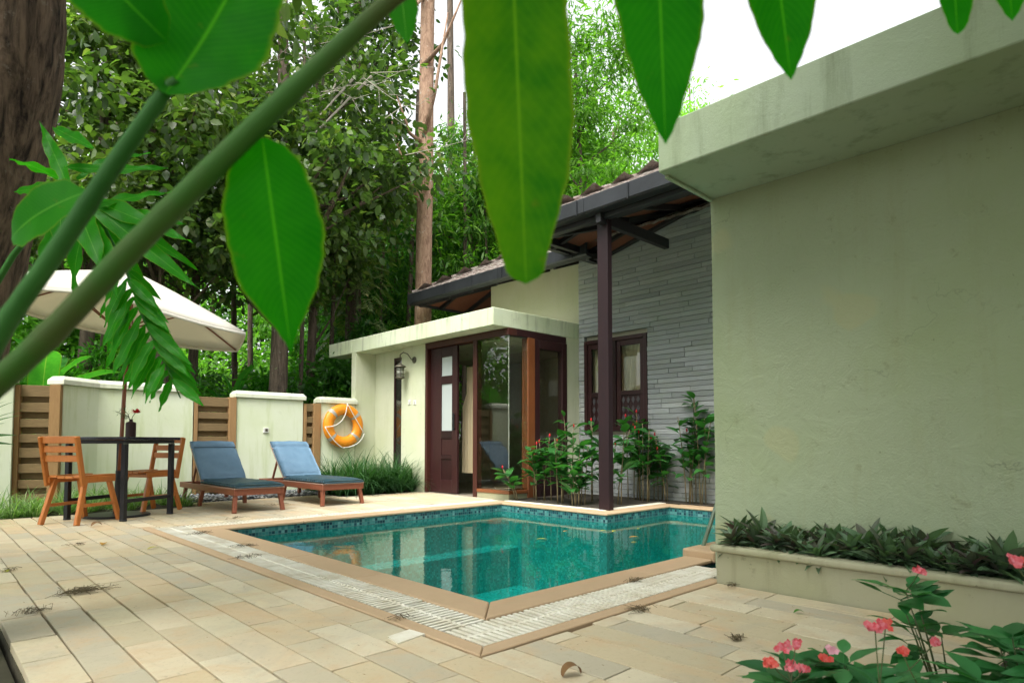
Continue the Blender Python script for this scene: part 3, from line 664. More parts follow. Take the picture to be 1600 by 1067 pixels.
# side window frame
f = MB(); xa, xb = X0 + .475, X0 + 1.14
f.box(xa, xa + .10, Y0 - .006, Y0 + .09, .0, ZT - .056); f.box(xb - .10, xb, Y0 - .006, Y0 + .09, .0, ZT - .056)
f.box(xa + .10, xb - .10, Y0 - .006, Y0 + .09, ZT - .18, ZT - .056); f.box(xa + .10, xb - .10, Y0 - .006, Y0 + .09, .62, .78); f.box(xa + .10, xb - .10, Y0 - .006, Y0 + .09, .0, .16)
f.box(xa + .10, xb - .10, Y0 + .03, Y0 + .06, .16, .62)
f.box(X0 + .14, XS - .30, Y0 - .003, Y0 + .1, ZT - .055, ZT + .035)
wf = vb(f, 'side_window', 'door', bevel=.004)
f = MB(); f.box(xa + .10, xb - .10, Y0 + .03, Y0 + .038, .78, ZT - .18); vb(f, 'pane', 'glass', wf)
# interior
f = MB(); f.box(X0 + .12, XS + 2.5, Y0 + .17, 9.29, -.03, -.012); f.box(X0 - .02, X0 + .12, yJ0, yF0, -.03, .004); vb(f, 'inner_floor', 'innerfloor')
f = MB(); f.box(XS + 1.2, XS + 1.3, Y0 + .2, 9.28, -.01, ZT + .03); f.box(X0 + .24, XS + 1.2, 9.2, 9.29, -.01, .8); f.box(XS + .9, XS + 1.2, 9.2, 9.29, .8, ZT + .03); f.box(XS + .301, XS + 1.3, Y0 + .1, 9.4, ZT + .04, ZT + .09); vb(f, 'inner_wall', 'inner')  # unseen far side wall left open above, added to let light in
f = MB(); f.box(XS + .3, XS + 1.25, Y0 + .1, Y0 + .17, -.01, ZT + .03); vb(f, 'inner_side_wall', 'inner')
# curtain just inside the door
c = MB(); pts = []; yA, yB = onX(747, 650, X0 + .30).y, onX(724, 650, X0 + .30).y
K = 60; cv = []
for i in range(K + 1):
    s_ = i / K; y = yA + (yB - yA) * s_
    for k in range(9):
        z = .30 + k / 8 * 1.55; tight = 1 - .0 * abs(z - 1)
        wide = 1.0 if z < 1.3 else .72
        yy = yA + (y - yA) * wide
        cv.append((X0 + .30 + .03 * math.sin(s_ * 31) * (1.2 - z * .3), yy, z))
c.add(cv, [(i * 9 + k, (i + 1) * 9 + k, (i + 1) * 9 + k + 1, i * 9 + k + 1) for i in range(K) for k in range(8)])
vb(c, 'door_curtain', 'curtain', smooth=True)
# stone clad wall made of real courses
stn = MB(); z = -.02; row = 0
wy0, wy1, wz0, wz1 = 4.70, 5.77, .90, 2.20      # window opening
def stonerow(y0, y1, z0, z1):
    y = y0
    while y < y1 - .01:
        l = random.uniform(.3, 1.0); e = min(y + l, y1)
        if y1 - e < .08: e = y1
        d = random.uniform(0, .006) if random.random() < .9 else random.uniform(.006, .012)
        stn.box(XS - .02 - d, XS + .05, y + .0015, e - .0015, z0 + .0024, z1 - .0024); y = e
while z < 4.3:
    h = random.choice((.062, .064, .066, .070)); z1 = z + h
    if z1 > wz0 and z < wz1:
        stonerow(2.0, wy0, z, z1); stonerow(wy1, Y0 - .003, z, z1)
    else: stonerow(2.0, Y0 - .003, z, z1)
    z = z1; row += 1
vb(stn, 'stone_wall', 'stone', bevel=.003)
f = MB(); f.box(XS + .04, XS + .2, 2.0, wy0, -.05, 4.0); f.box(XS + .04, XS + .2, wy1, Y0, -.05, 4.0); f.box(XS + .04, XS + .2, wy0, wy1, -.05, wz0); f.box(XS + .04, XS + .2, wy0, wy1, wz1, 4.0)
vb(f, 'wall_core', 'inner')
f = MB(); f.box(XS + .01, XS + .2, Y0 + .001, 7.83, 2.476, 3.75); vb(f, 'upper_wall', 'upper')
# stone wall window: two casements, curtain, carved lattice below
f = MB(); xw = XS - .035
f.box(xw, XS + .10, wy0, wy0 + .055, wz0, wz1); f.box(xw, XS + .10, wy1 - .055, wy1, wz0, wz1); f.box(xw, XS + .10, wy0 + .055, wy1 - .055, wz1 - .055, wz1); f.box(xw, XS + .10, wy0 + .055, wy1 - .055, wz0, wz0 + .06)
ym = (wy0 + wy1) / 2; f.box(xw, XS + .10, ym - .03, ym + .03, wz0 + .06, wz1 - .055)
ww = vb(f, 'stone_wall_window', 'door', bevel=.004)
for (a0, a1) in ((wy0 + .055, ym - .03), (ym + .03, wy1 - .055)):
    f = MB(); q = .065; x_ = xw + .02
    f.box(x_, x_ + .04, a0, a0 + q, wz0 + .06, wz1 - .055); f.box(x_, x_ + .04, a1 - q, a1, wz0 + .06, wz1 - .055)
    f.box(x_ + .001, x_ + .039, a0 + q, a1 - q, wz1 - .13, wz1 - .055); f.box(x_ + .001, x_ + .039, a0 + q, a1 - q, 1.385, 1.45); f.box(x_ + .001, x_ + .039, a0 + q, a1 - q, wz0 + .06, wz0 + .12)
    f.box(x_ + .015, x_ + .022, a0 + q, a1 - q, wz0 + .12, 1.385)
    cs = vb(f, 'casement', 'door', ww, bevel=.003)
    f = MB(); f.v = []
    f.box(x_ + .012, x_ + .02, a0 + q, a1 - q, 1.45, wz1 - .13); f.v = [tuple(Vector(p_) - VO) for p_ in f.v]; f.build('pane', 'glass', ww)
    f = MB()                                    # diamond lattice
    z0, z1_ = wz0 + .12, 1.385; n_ = 4; wd = (a1 - a0 - 2 * q) / n_; nz_ = 3; hz = (z1_ - z0) / nz_
    for i in range(n_):
        for k in range(nz_):
            cy, cz = a0 + q + (i + .5) * wd, z0 + (k + .5) * hz; xx = x_ + .009
            f.add([(xx, cy - wd * .36, cz), (xx, cy, cz + hz * .42), (xx, cy + wd * .36, cz), (xx, cy, cz - hz * .42), (xx + .006, cy - wd * .36, cz), (xx + .006, cy, cz + hz * .42), (xx + .006, cy + wd * .36, cz), (xx + .006, cy, cz - hz * .42)], [(0, 1, 2, 3), (0, 4, 5, 1), (1, 5, 6, 2), (2, 6, 7, 3), (3, 7, 4, 0)])
    f.v = [tuple(Vector(p_) - VO) for p_ in f.v]; f.build('lattice', m_flat('lattice_grey', (.06, .055, .06), .5) if 'lat' not in MATS else 'lat', ww)
cu = MB(); K = 90; cv = []
for i in range(K + 1):
    y = wy0 + .05 + (wy1 - wy0 - .1) * i / K
    for z in (1.2, wz1 - .03): cv.append((XS + .075 + .015 * math.sin(i * .75 + math.sin(i * .2)), y, z))
cu.add(cv, [(2 * i, 2 * i + 2, 2 * i + 3, 2 * i + 1) for i in range(K)]); vb(cu, 'window_curtain', 'curtain', smooth=True)
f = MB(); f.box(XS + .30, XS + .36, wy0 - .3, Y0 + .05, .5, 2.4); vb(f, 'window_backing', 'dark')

# roofs: thin hipped planes with tiles above and boards below
def hip(name, xg, yl, yr, zg, xr, tl, tu, parentname):
    """eaves at x=xg (front) and y=yl (left); rises to xr; yr = right limit. tl/tu = underside and top slopes"""
    n_ = 26
    so_ = MB(); dx = xr - xg
    # underside: front plane and left hip plane
    so_.add([(xg, yr, zg), (xg, yl, zg), (xr, yl - dx, zg + dx * tl), (xr, yr, zg + dx * tl)], [(0, 1, 2, 3)])
    so_.add([(xg, yl, zg), (xr + 3, yl, zg), (xr + 3, yl - dx, zg + dx * tl), (xr, yl - dx, zg + dx * tl)], [(0, 1, 2, 3)])
    root = vb(so_, parentname, 'soffit')
    # purlins and rafters below the boards
    rf = MB()
    y = yl - .35
    rf.bar((xg + .05, yl - .05, zg - .02), (xr, yl - dx, zg + dx * tl - .035), .06, .10)
    k = 1
    while y > yr:
        xe = xr; xs0 = xg + .03
        # clipped at the hip line
        xh = xg + (yl - y)
        rf.bar((xs0, y, zg - .03 + (xs0 - xg) * tl), (min(xe, xh), y, zg - .03 + (min(xe, xh) - xg) * tl), .05, .07)
        xs_ = xg + (yl - y)
        y -= .60
    x = xg + .55
    while x < xr + 3:
        if x < xr: rf.bar((x, yr, zg - .015 + (x - xg) * tl), (x, yl - (x - xg), zg - .015 + (x - xg) * tl), .05, .035)
        d = min(x - xg, dx); rf.bar((x, yl - .03, zg - .02), (x, yl - d, zg - .02 + d * tl), .05, .07); x += .6
    vb(rf, 'rafters', 'beam')
    for i, yy in enumerate((.42, .84)):
        pass
    # tiles: corrugated courses stepping up the slope
    tm = MB(); NY = int((yl - yr + 3) / .045); cr = .26; zt = zg + .16
    def course(front):
        s_ = 0; k = 0
        while s_ < dx + 2.5:
            s2 = s_ + cr + .02; lift = .022
            pts = []
            lim = NY if front else int(6 / .045)
            for i in range(lim + 1):
                q = i * .045
                ww_ = abs(math.sin(q / .21 * math.pi)) * .018
                if front:
                    y = yl - q
                    if yl - y < s_ - .05: continue
                    pts.append((y, ww_))
                else:
                    x_ = xg + q
                    if q < s_ - .05: continue
                    pts.append((x_, ww_))
            vv = []
            jit = random.uniform(-.004, .004)
            for (c_, ww_) in pts:
                for (sv, zz) in ((s_, lift), (s2, 0)):
                    if front: vv.append((xg + sv - .03, c_, zt + sv * tu + ww_ + zz + jit))
                    else: vv.append((c_, yl - sv + .03, zt + sv * tu + ww_ + zz + jit))
                vv.append(((xg + s_ - .03, c_, zt + s_ * tu + ww_ - .012 + jit) if front else (c_, yl - s_ + .03, zt + s_ * tu + ww_ - .012 + jit)))
            if len(pts) > 1:
                fs_ = []
                for i in range(len(pts) - 1):
                    a = 3 * i; fs_ += [(a, a + 1, a + 4, a + 3), (a, a + 3, a + 5, a + 2)]
                tm.add(vv, fs_)
            s_ += cr; k += 1
    course(True); course(False)
    # hip ridge caps
    L = dx + 2.5; q = 0
    while q < L:
        a = (xg + q - .03, yl - q + .03, zt + q * tu + .03); b2 = (xg + q + .25, yl - q - .25, zt + (q + .25) * tu + .018)
        tm.tube([a, b2], [.046, .038], 8); q += .25
    vb(tm, 'roof_tiles', 'tile', smooth=False)
    # gutter
    gt = MB(); prof = [(.088, .165), (.10, .155), (.10, .0), (.085, -.02), (.0, -.03), (-.02, -.03), (-.02, .02), (.05, .02), (.075, .05), (.075, .165)]
    def run(pa, pb, out):
        pa = Vector(pa); pb = Vector(pb); o_ = Vector(out); n__ = len(prof); vv = [tuple(p_ - o_ * u_ + Vector((0, 0, v_)) ) for p_ in (pa, pb) for u_, v_ in prof]
        gt.add(vv, [(i, (i + 1) % n__, n__ + (i + 1) % n__, n__ + i) for i in range(n__)] + [tuple(range(n__)), tuple(range(2 * n__ - 1, n__ - 1, -1))])
    y = yl + .098
    while y > yr:
        run((xg, y, zg), (xg, max(yr, y - 1.2) + .004, zg), (1, 0, 0)); y -= 1.2
    x = xg - .098
    run((x, yl, zg), (xr + 3, yl, zg), (0, -1, 0))
    g_ = vb(gt, 'gutter', 'gutter')
    bk = MB(); y = yl - .3
    while y > yr: bk.bar((xg - .112, y, zg + .155), (xg - .108, y, zg - .02), .014, .006, up=(1, 0, 0)); bk.bar((xg - .10, y, zg + .152), (xg + .1, y, zg + .16), .014, .006); y -= .7
    vb(bk, 'gutter_brackets', 'gutter')
hip('upper', 5.42, 5.50, 1.0, 3.31, 9.0, .25, .54, 'eave_boards')
hip('lower', 6.44, 9.24, 5.20, 3.235, 8.6, .36, .54, 'eave_boards')
f = MB(); f.bar((5.40, 4.26, 3.235), (6.78, 4.26, 3.235), .07, .12); f.bar((5.50, 1.0, 3.27), (5.50, 5.42, 3.27), .09, .08)
f.bar((6.93, 5.48, 3.34), (6.93, 3.5, 3.78), .07, .09); f.bar((6.94, 5.35, 3.31), (5.50, 5.35, 3.31), .07, .09)
vb(f, 'eave_beams', 'beam', bevel=.004)
f = MB(); f.box(5.50, 5.58, 4.21, 4.355, .004, 3.26); vb(f, 'post', 'post', bevel=.004)

# bowl inside the glass corner
b = MB(); b.lathe([(.10, 0), (.15, .02), (.20, .08), (.235, .12), (.25, .125), (.25, .135), (.225, .13), (.19, .09), (.10, .085), (.001, .085)], 28)
bw = tag(b.build('bowl', 'brass', smooth=True, loc=(X0 + .36, Y0 + .32, .005)), 'wide brass bowl on the floor inside the glass corner', 'bowl')
b.v = []
# wall lantern
lc = onX(633, 562, X0 - .10); lw_ = Vector((X0, onX(648, 560, X0).y, 2.02))
t = thing('wall_lantern', 'round metal lantern on a curved bracket beside the sliding door', 'lantern', lw_)
Lp = Vector((-.14, .19, -.06))
b = MB(); b.tube([(0, 0, 0), (-.05, .01, .0), (-.09, .06, .09), (-.12, .13, .12), (-.14, .19, .09), (-.14, .19, -.01)], .009, 8); b.build('bracket', 'bronze', t, smooth=True)
b = MB(); b.tube([(0, 0, 0), (-.02, 0, 0)], .05, 16); b.build('wall_plate', 'bronze', t, smooth=False, bevel=.004)
b = MB(); b.lathe([(.015, .02), (.03, 0), (.085, -.03), (.095, -.045), (.07, -.05), (.001, -.05)], 20, tuple(Lp)); b.build('lamp_cap', 'bronze', t, smooth=False)
b = MB(); b.lathe([(.055, -.052), (.06, -.12), (.055, -.20)], 16, tuple(Lp)); b.build('lamp_glass', m_flat('lamp_glass', (.32, .33, .28), .15), t, smooth=True)
b = MB()
for k in range(6):
    a_ = k * math.pi / 3; b.tube([(Lp.x + .064 * math.cos(a_), Lp.y + .064 * math.sin(a_), Lp.z - .05), (Lp.x + .064 * math.cos(a_), Lp.y + .064 * math.sin(a_), Lp.z - .21)], .004, 6)
for z in (-.09, -.15, -.20): b.lathe([(.062, z), (.068, z), (.068, z - .008), (.062, z - .008)], 18, tuple(Lp))
b.lathe([(.07, -.205), (.072, -.215), (.03, -.235), (.001, -.235)], 18, tuple(Lp)); b.build('lamp_cage', 'bronze', t)
# switch plates
for px_, lb in ((640, 'left white switch plate on the wall beside the sliding door'), (648.5, 'right white switch plate on the wall beside the sliding door')):
    p = onX(px_, 628.5, X0); t = thing('switch_plate', lb, 'switch', p, 0, 'white switch plates by the door')
    b = MB(); b.box(-.010, 0, -.034, .034, -.036, .036); b.build('plate', 'white', t, bevel=.004); b = MB(); b.box(-.0125, -.010, -.012, .012, -.016, .016); b.build('rocker', m_flat('rocker_grey', (.45, .45, .42), .4), t, bevel=.001)

# ------------------------------------------------------------------ garden wall, slatted gates
GY = 9.30
def wallseg(name, pts, label, ends=(1, 1), h=1.43, th=.16, capo=.035):
    """pts: front line (x,y); thick backwards"""
    base = Vector((pts[0][0], pts[0][1], 0)); t = thing(name, label, 'garden wall', base)
    def off(d):
        out = []
        for i, p in enumerate(pts):
            a = Vector(pts[max(0, i - 1)]); c = Vector(pts[min(len(pts) - 1, i + 1)]); e = (c - a).normalized(); n_ = Vector((-e.y, e.x)); out.append(Vector(p) + n_ * d)
        return out
    def ext(L, k):
        L = [v.copy() for v in L]; L[0] -= (L[1] - L[0]).normalized() * k; L[-1] += (L[-1] - L[-2]).normalized() * k; return L
    fr_, bk_ = off(0), off(th); b = MB(); b.poly([tuple(p - base.xy) for p in fr_] + [tuple(p - base.xy) for p in reversed(bk_)], -.05, h); b.build('wall_body', 'wallwhite', t, bevel=.006)
    b = MB()
    A_ = ext(off(-capo), capo); B_ = ext(off(th + capo), capo); A2 = ext(off(-.0), .0); B2 = ext(off(th), 0)
    k = len(pts)
    lo = [(*(p - base.xy), h + .001) for p in A_] + [(*(p - base.xy), h + .001) for p in reversed(B_)]
    mi = [(x, y, h + .055) for x, y, z in lo]; hi = [(*(p - base.xy), h + .10) for p in A2] + [(*(p - base.xy), h + .10) for p in reversed(B2)]
    n_ = 2 * k; b.add(lo + mi + hi, [tuple(range(n_ - 1, -1, -1)), tuple(range(2 * n_, 3 * n_))] + [(r0 * n_ + i, r0 * n_ + (i + 1) % n_, (r0 + 1) * n_ + (i + 1) % n_, (r0 + 1) * n_ + i) for r0 in (0, 1) for i in range(n_)])
    b.build('wall_cap', 'cap', t, bevel=.003); return t
xA = onY(152, 690, GY).x; xA2 = onY(301, 690, GY).x
pK = gx(97, 7.37)
wallseg('garden_wall', [(pK.x, pK.y), (xA, GY), (xA2, GY)], 'long pale garden wall with a bend, behind the umbrella table')
xB = onY(369, 690, GY).x; xB2 = onY(473, 690, GY).x
wB = wallseg('garden_wall', [(xB, GY), (xB2, GY)], 'middle pale garden wall panel behind the sun loungers', h=1.40)
xC = onY(501, 690, GY).x
wallseg('garden_wall', [(xC, GY), (5.296, GY)], 'short pale garden wall panel carrying the orange lifebuoy', h=1.375)
pL0 = gx(-260, 6.3); pL1 = gx(19, 7.10)
wallseg('garden_wall', [(pL0.x, pL0.y), (pL1.x, pL1.y)], 'pale garden wall running out of the picture at the left edge', h=1.43)
def gate(a, b, label, h, nb=8, postr=.09):
    a = Vector((a[0], a[1], 0)); b = Vector((b[0], b[1], 0)); d = b - a; L = d.length; rz = math.atan2(d.y, d.x)
    t = thing('slatted_gate', label, 'gate', a, rz, 'weathered wooden slat gates between the wall panels')
    m1 = MB(); m1.box(0, .05, -.03, .06, -.05, h); m1.build('gate_post', 'gatepost', t, bevel=.004)
    m1 = MB(); m1.box(L - postr, L, -.05, .09, -.05, h + .01); m1.build('gate_post', 'gatepost', t, bevel=.004)
    p = h / nb
    for i in range(nb):
        z = i * p + .04; front = i % 1 == 0
        hh = p * random.uniform(.54, .66)
        if i == nb - 1: z = h - hh * 1.15; hh *= 1.15
        m1 = MB(); m1.box(.051, L - postr - .001, -.012 + random.uniform(-.003, .003), .02, z, z + hh); m1.build('slat', 'slat', t, bevel=.003)
        m1 = MB(); m1.box(.052, L - postr - .002, .05, .07, z - p * .42, z + p * .1); m1.build('rear_slat', 'slat', t, bevel=.003)
    return t
q0, q1 = gx(22, 7.2), gx(96, 7.36)
gate((q0.x, q0.y), (q1.x - .01, q1.y - .01), 'leftmost wooden slat gate with a thick right post', 1.41, 8, .11)
gate((xA2 + .012, GY + .03), (xB - .008, GY + .03), 'wooden slat gate behind the left sun lounger', 1.385, 8, .10)
gate((xB2 + .012, GY + .03), (xC - .008, GY + .03), 'narrow wooden slat gate next to the orange lifebuoy', 1.35, 8, .12)
p = onY(415, 672, GY); t = thing('wall_socket', 'small white outdoor socket on the middle garden wall panel', 'socket', p)
b = MB(); b.box(-.04, .04, -.02, 0, -.04, .04); b.build('socket_box', 'white', t, bevel=.004); b = MB(); b.box(-.015, .025, -.025, -.02, -.018, .022); b.build('socket_cover', 'bronze', t, bevel=.002)

# ------------------------------------------------------------------ lifebuoy
p = onY(536.5, 665, GY - .09); t = thing('lifebuoy', 'orange ring lifebuoy with grey bands hung on the garden wall', 'lifebuoy', p)
Rm, rm = .265, .088; b = MB(); vs = []; S1, S2 = 56, 16
for i in range(S1):
    a = 2 * math.pi * i / S1
    for k in range(S2):
        c = 2 * math.pi * k / S2; vs.append(((Rm + rm * math.cos(c)) * math.cos(a), rm * .72 * math.sin(c), (Rm + rm * math.cos(c)) * math.sin(a)))
b.add(vs, [(i * S2 + k, i * S2 + (k + 1) % S2, ((i + 1) % S1) * S2 + (k + 1) % S2, ((i + 1) % S1) * S2 + k) for i in range(S1) for k in range(S2)]); b.build('ring', 'orange', t, smooth=True)
for a0 in (R(38), R(135), R(222), R(318)):
    b = MB(); vs = []
    for i in range(5):
        a = a0 + (i - 2) * .045
        for k in range(S2):
            c = 2 * math.pi * k / S2; r2 = rm + .004; vs.append(((Rm + r2 * math.cos(c)) * math.cos(a), r2 * .72 * math.sin(c), (Rm + r2 * math.cos(c)) * math.sin(a)))
    b.add(vs, [(i * S2 + k, i * S2 + (k + 1) % S2, (i + 1) * S2 + (k + 1) % S2, (i + 1) * S2 + k) for i in range(4) for k in range(S2)]); b.build('band', 'bandgrey', t, smooth=True)
b = MB()
def rope(a0, a1, sag, n_=14):
    P0 = Vector((.36 * math.cos(a0), -.075, .36 * math.sin(a0))); P1 = Vector((.36 * math.cos(a1), -.075, .36 * math.sin(a1))); return [P0.lerp(P1, i / n_) + Vector((sag[0], -.01, sag[1])) * 4 * (i / n_) * (1 - i / n_) for i in range(n_ + 1)]
T1, T2, T3 = R(86), R(184), R(262)
b.tube(rope(T1, T2, (.08, -.10)), .0065, 6); b.tube(rope(T2, T3, (-.02, -.03)), .0065, 6); b.tube(rope(T1, R(-20), (-.01, .0)), .0065, 6); b.tube(rope(R(-20), T3, (.06, -.05)), .0065, 6)
b.build('rope', 'rope', t, smooth=True)

# ------------------------------------------------------------------ sun loungers
def lounger():
    t = thing('sun_lounger', 'wooden sun lounger with blue cushion and a seam across its headrest, nearer the table', 'sun lounger', (2.45, 6.77, 0), 0, 'blue cushioned sun loungers by the pool')
    W, L = .54, 1.86
    b = MB(); b.box(0, .03, 0, L, .185, .25); b.box(W - .03, W, 0, L, .185, .25); b.box(.03, W - .03, 0, .03, .185, .25); b.box(.03, W - .03, L - .03, L, .185, .25)
    for i in range(9): b.box(.031, W - .031, .06 + i * .115, .14 + i * .115, .225, .243)
    b.build('frame', 'lounge', t, bevel=.004)
    b = MB(); b.box(-.001, W + .001, -.012, L * .58, .2505, .262); b.build('frame_rim', 'pale', t, bevel=.002)
    for (x, y, sx) in ((.03, .05, -1), (W - .03, .05, 1), (.03, 1.08, -1), (W - .03, 1.08, 1), (.03, 1.70, -1), (W - .03, 1.70, 1)):
        m1 = MB(); dy = -.035 if y < .5 else .035
        m1.bar((x, y, .19), (x + sx * .022, y + dy, .0), .04, .045, up=(0, 1, 0)); m1.build('leg', 'lounge', t, bevel=.004)
    hy, hz, ang, BL = 1.06, .262, R(44.5), .665
    c, s_ = math.cos(ang), math.sin(ang)
    def bp(u, n_): return (hy + u * c - n_ * s_, hz + u * s_ + n_ * c)
    b = MB()
    for x in (.012, W - .042): (y0, z0), (y1, z1) = bp(-.02, -.005), bp(BL, -.005); b.bar((x + .015, y0, z0), (x + .015, y1, z1), .028, .035, up=(0, 1, 0))
    for i in range(6): y0, z0 = bp(.06 + i * .115, -.005); b.bar((.04, y0, z0), (W - .04, y0, z0), .016, .05, up=(0, -s_, c))
    b.build('backrest', 'pale', t, bevel=.003)
    b = MB(); (y0, z0) = bp(.42, -.03); b.bar((.06, y0, z0), (.06, 1.55, .24), .02, .025); b.bar((W - .06, y0, z0), (W - .06, 1.55, .24), .02, .025); b.build('prop', 'lounge', t)
    def cush(name, pt, L0, L1, mat, seam=None):
        nu, nv = 26, 10; th = .052; vs = []
        for side in (1, 0):
            for i in range(nu + 1):
                u = L0 + (L1 - L0) * i / nu
                for k in range(nv + 1):
                    x = .012 + (W - .024) * k / nv
                    e = min(1, min(i, nu - i) / 1.6) * .5 + .5; e2 = min(1, min(k, nv - k) / 1.2) * .4 + .6
                    n_ = (th * e * e2 + random.uniform(-.0022, .0022) + .003 * math.sin(u * 31 + k)) if side else .0
                    if seam and side and abs(u - seam) < (L1 - L0) / nu * .55: n_ -= .028
                    y, z = pt(u, n_ + .004); vs.append((x, y, z))
        q = (nu + 1) * (nv + 1); fs = []
        for i in range(nu):
            for k in range(nv):
                a = i * (nv + 1) + k; fs.append((a, a + 1, a + nv + 2, a + nv + 1)); fs.append((q + a, q + a + nv + 1, q + a + nv + 2, q + a + 1))
        ring = [i * (nv + 1) for i in range(nu + 1)] + [nu * (nv + 1) + k for k in range(1, nv + 1)] + [i * (nv + 1) + nv for i in range(nu - 1, -1, -1)] + [k for k in range(nv - 1, 0, -1)]
        for i in range(len(ring)): a, b_ = ring[i], ring[(i + 1) % len(ring)]; fs.append((a, a + q, b_ + q, b_))
        m1 = MB(); m1.add(vs, fs); o = m1.build(name, mat, t, smooth=True)
        return o
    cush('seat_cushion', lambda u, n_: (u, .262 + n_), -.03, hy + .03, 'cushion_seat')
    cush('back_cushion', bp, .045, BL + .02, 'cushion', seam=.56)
    m1 = MB()
    for i in range(22):                    # gathered side piping
        y = -.02 + i * .05; m1.tube([(.008, y, .275), (.006, y + .02, .287), (.009, y + .045, .276)], .011, 6)
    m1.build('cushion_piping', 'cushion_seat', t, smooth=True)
    return t
L1_ = lounger()
l2 = dup(L1_, (3.46, 6.80, 0), 0, 'wooden sun lounger with smooth blue cushion, in front of the middle wall panel')

m1 = MB(); (y0, z0) = (1.06 + .545 * math.cos(R(44.5)) - .058 * math.sin(R(44.5)), .262 + .545 * math.sin(R(44.5)) + .058 * math.cos(R(44.5)))
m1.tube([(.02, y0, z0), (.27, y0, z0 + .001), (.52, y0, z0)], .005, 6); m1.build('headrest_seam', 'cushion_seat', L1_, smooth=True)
# ------------------------------------------------------------------ table, chairs, vase, umbrella
tc_ = Vector((1.53, 7.29, 0)); ta = R(36)
t = thing('table', 'square black granite topped table under the umbrella', 'table', tc_, ta)
S = .37; H_ = .80
b = MB(); b.box(-S, S, -S, S, H_ - .03, H_); b.build('table_top', 'granite', t, bevel=.004)
b = MB(); q = S - .04; b.box(-q, q, -q, -q + .025, H_ - .065, H_ - .031); b.box(-q, q, q - .025, q, H_ - .065, H_ - .031); b.box(-q, -q + .025, -q + .025, q - .025, H_ - .065, H_ - .031); b.box(q - .025, q, -q + .025, q - .025, H_ - .065, H_ - .031); b.build('apron', 'black', t, bevel=.002)
for sx in (-1, 1):
    for sy in (-1, 1):
        b = MB(); b.box(sx * .31 - .022, sx * .31 + .022, sy * .31 - .022, sy * .31 + .022, .0, H_ - .066); lg = b.build('leg', 'black', t, bevel=.002)
        b = MB(); b.lathe([(.03, 0), (.034, .008), (.03, .018)], 14, (sx * .31, sy * .31, 0)); b.build('foot', 'black', lg)
b = MB(); b.box(-.288, .288, -.325, -.30, .17, .205); b.build('stretcher', 'black', t, bevel=.002)
b = MB(); b.box(-.288, .288, .30, .325, .17, .205); b.build('stretcher', 'black', t, bevel=.002)
def chair():
    """faces +x"""
    t = thing('wooden_chair', 'orange wooden slat back chair with splayed legs, seen from behind left of the table', 'chair', (0, 0, 0), 0, 'orange wooden chairs at the umbrella table')
    SW = .17; D_ = .19; SH = .43
    for i in range(4):
        b = MB(); y0 = -SW + i * (2 * SW / 4); b.box(-D_, D_ + .02, y0 + .002, y0 + 2 * SW / 4 - .002, SH - .012 - .006 * math.cos((i - 1.5) * 1.5), SH + .012 - .006 * math.cos((i - 1.5) * 1.5)); b.build('seat_board', 'teak', t, bevel=.004)
    b = MB(); b.box(-D_ - .0, D_, -SW - .018, -SW + .004, SH - .055, SH - .0); b.box(-D_, D_, SW - .004, SW + .018, SH - .055, SH); b.box(D_ - .03, D_ - .006, -SW + .004, SW - .004, SH - .055, SH - .02); b.build('seat_frame', 'teak', t, bevel=.004)
    for sy in (-1, 1):
        for sx in (-1, 1):
            b = MB(); b.bar((sx * (D_ - .06), sy * (SW - .01), SH - .02), (sx * (D_ + .05), sy * (SW + .02), .0), .034, .045, up=(1, 0, 0)); b.build('leg', 'teak', t, bevel=.004)
        b = MB(); b.bar((-D_ + .01, sy * (SW + .022), SH - .08), (-D_ - .075, sy * (SW + .022), .80), .026, .052, up=(1, 0, 0)); b.build('back_post', 'teak', t, bevel=.006)
        b = MB(); b.bar((-D_ - .0, sy * (SW + .008), .17), (D_ + .0, sy * (SW + .008), .17), .018, .03); b.build('stretcher', 'teak', t, bevel=.003)
    for z in (.60, .685, .77):
        b = MB(); x = -D_ + .01 - .085 * (z - SH + .08) / (.80 - SH + .08); hh = .030 if z < .75 else .033
        b.bar((x + .006, -SW - .01, z), (x + .006, SW + .01, z), .018, hh * 2, up=(0, 0, 1)); b.build('back_slat', 'teak', t, bevel=.004)
    return t
c1 = chair(); c1.location = (1.165, 7.075, 0); c1.rotation_euler = (0, 0, R(36))
c2 = dup(c1, (1.97 - .094, 7.60 + .09, 0), R(208), 'orange wooden slat back chair pushed in on the right side of the table, facing it')
vz = Vector((1.55, 7.06, H_)); t = thing('flower_vase', 'dark wooden bottle vase with a red flower on the black table', 'vase', vz)
b = MB(); b.lathe([(.040, 0), (.046, .004), (.046, .135), (.040, .145), (.018, .152), (.014, .165), (.020, .175), (.012, .176), (.010, .15)], 20); b.build('vase_body', 'door', t, smooth=False)
b = MB(); b.tube([(0, 0, .15), (.01, -.01, .20), (.03, -.02, .235)], .003, 6); b.tube([(0, 0, .15), (-.03, .02, .21), (-.12, .07, .25)], .0022, 6); b.tube([(0, 0, .15), (-.02, .03, .22), (-.06, .07, .29)], .0022, 6); b.build('flower_stem', 'stem', t)
b = MB()
for k in range(34):
    a = random.uniform(0, 6.28); e = random.uniform(-.2, 1.2); d = Vector((math.cos(a) * math.cos(e), math.sin(a) * math.cos(e), math.sin(e))); p0 = Vector((.035, -.025, .235)) + d * .012
    b.leaf(p0, p0 + d * .042, .026, Vector((0, 0, 1)) + d * .4, nu=3)
b.build('flower', 'red', t)
b = MB()
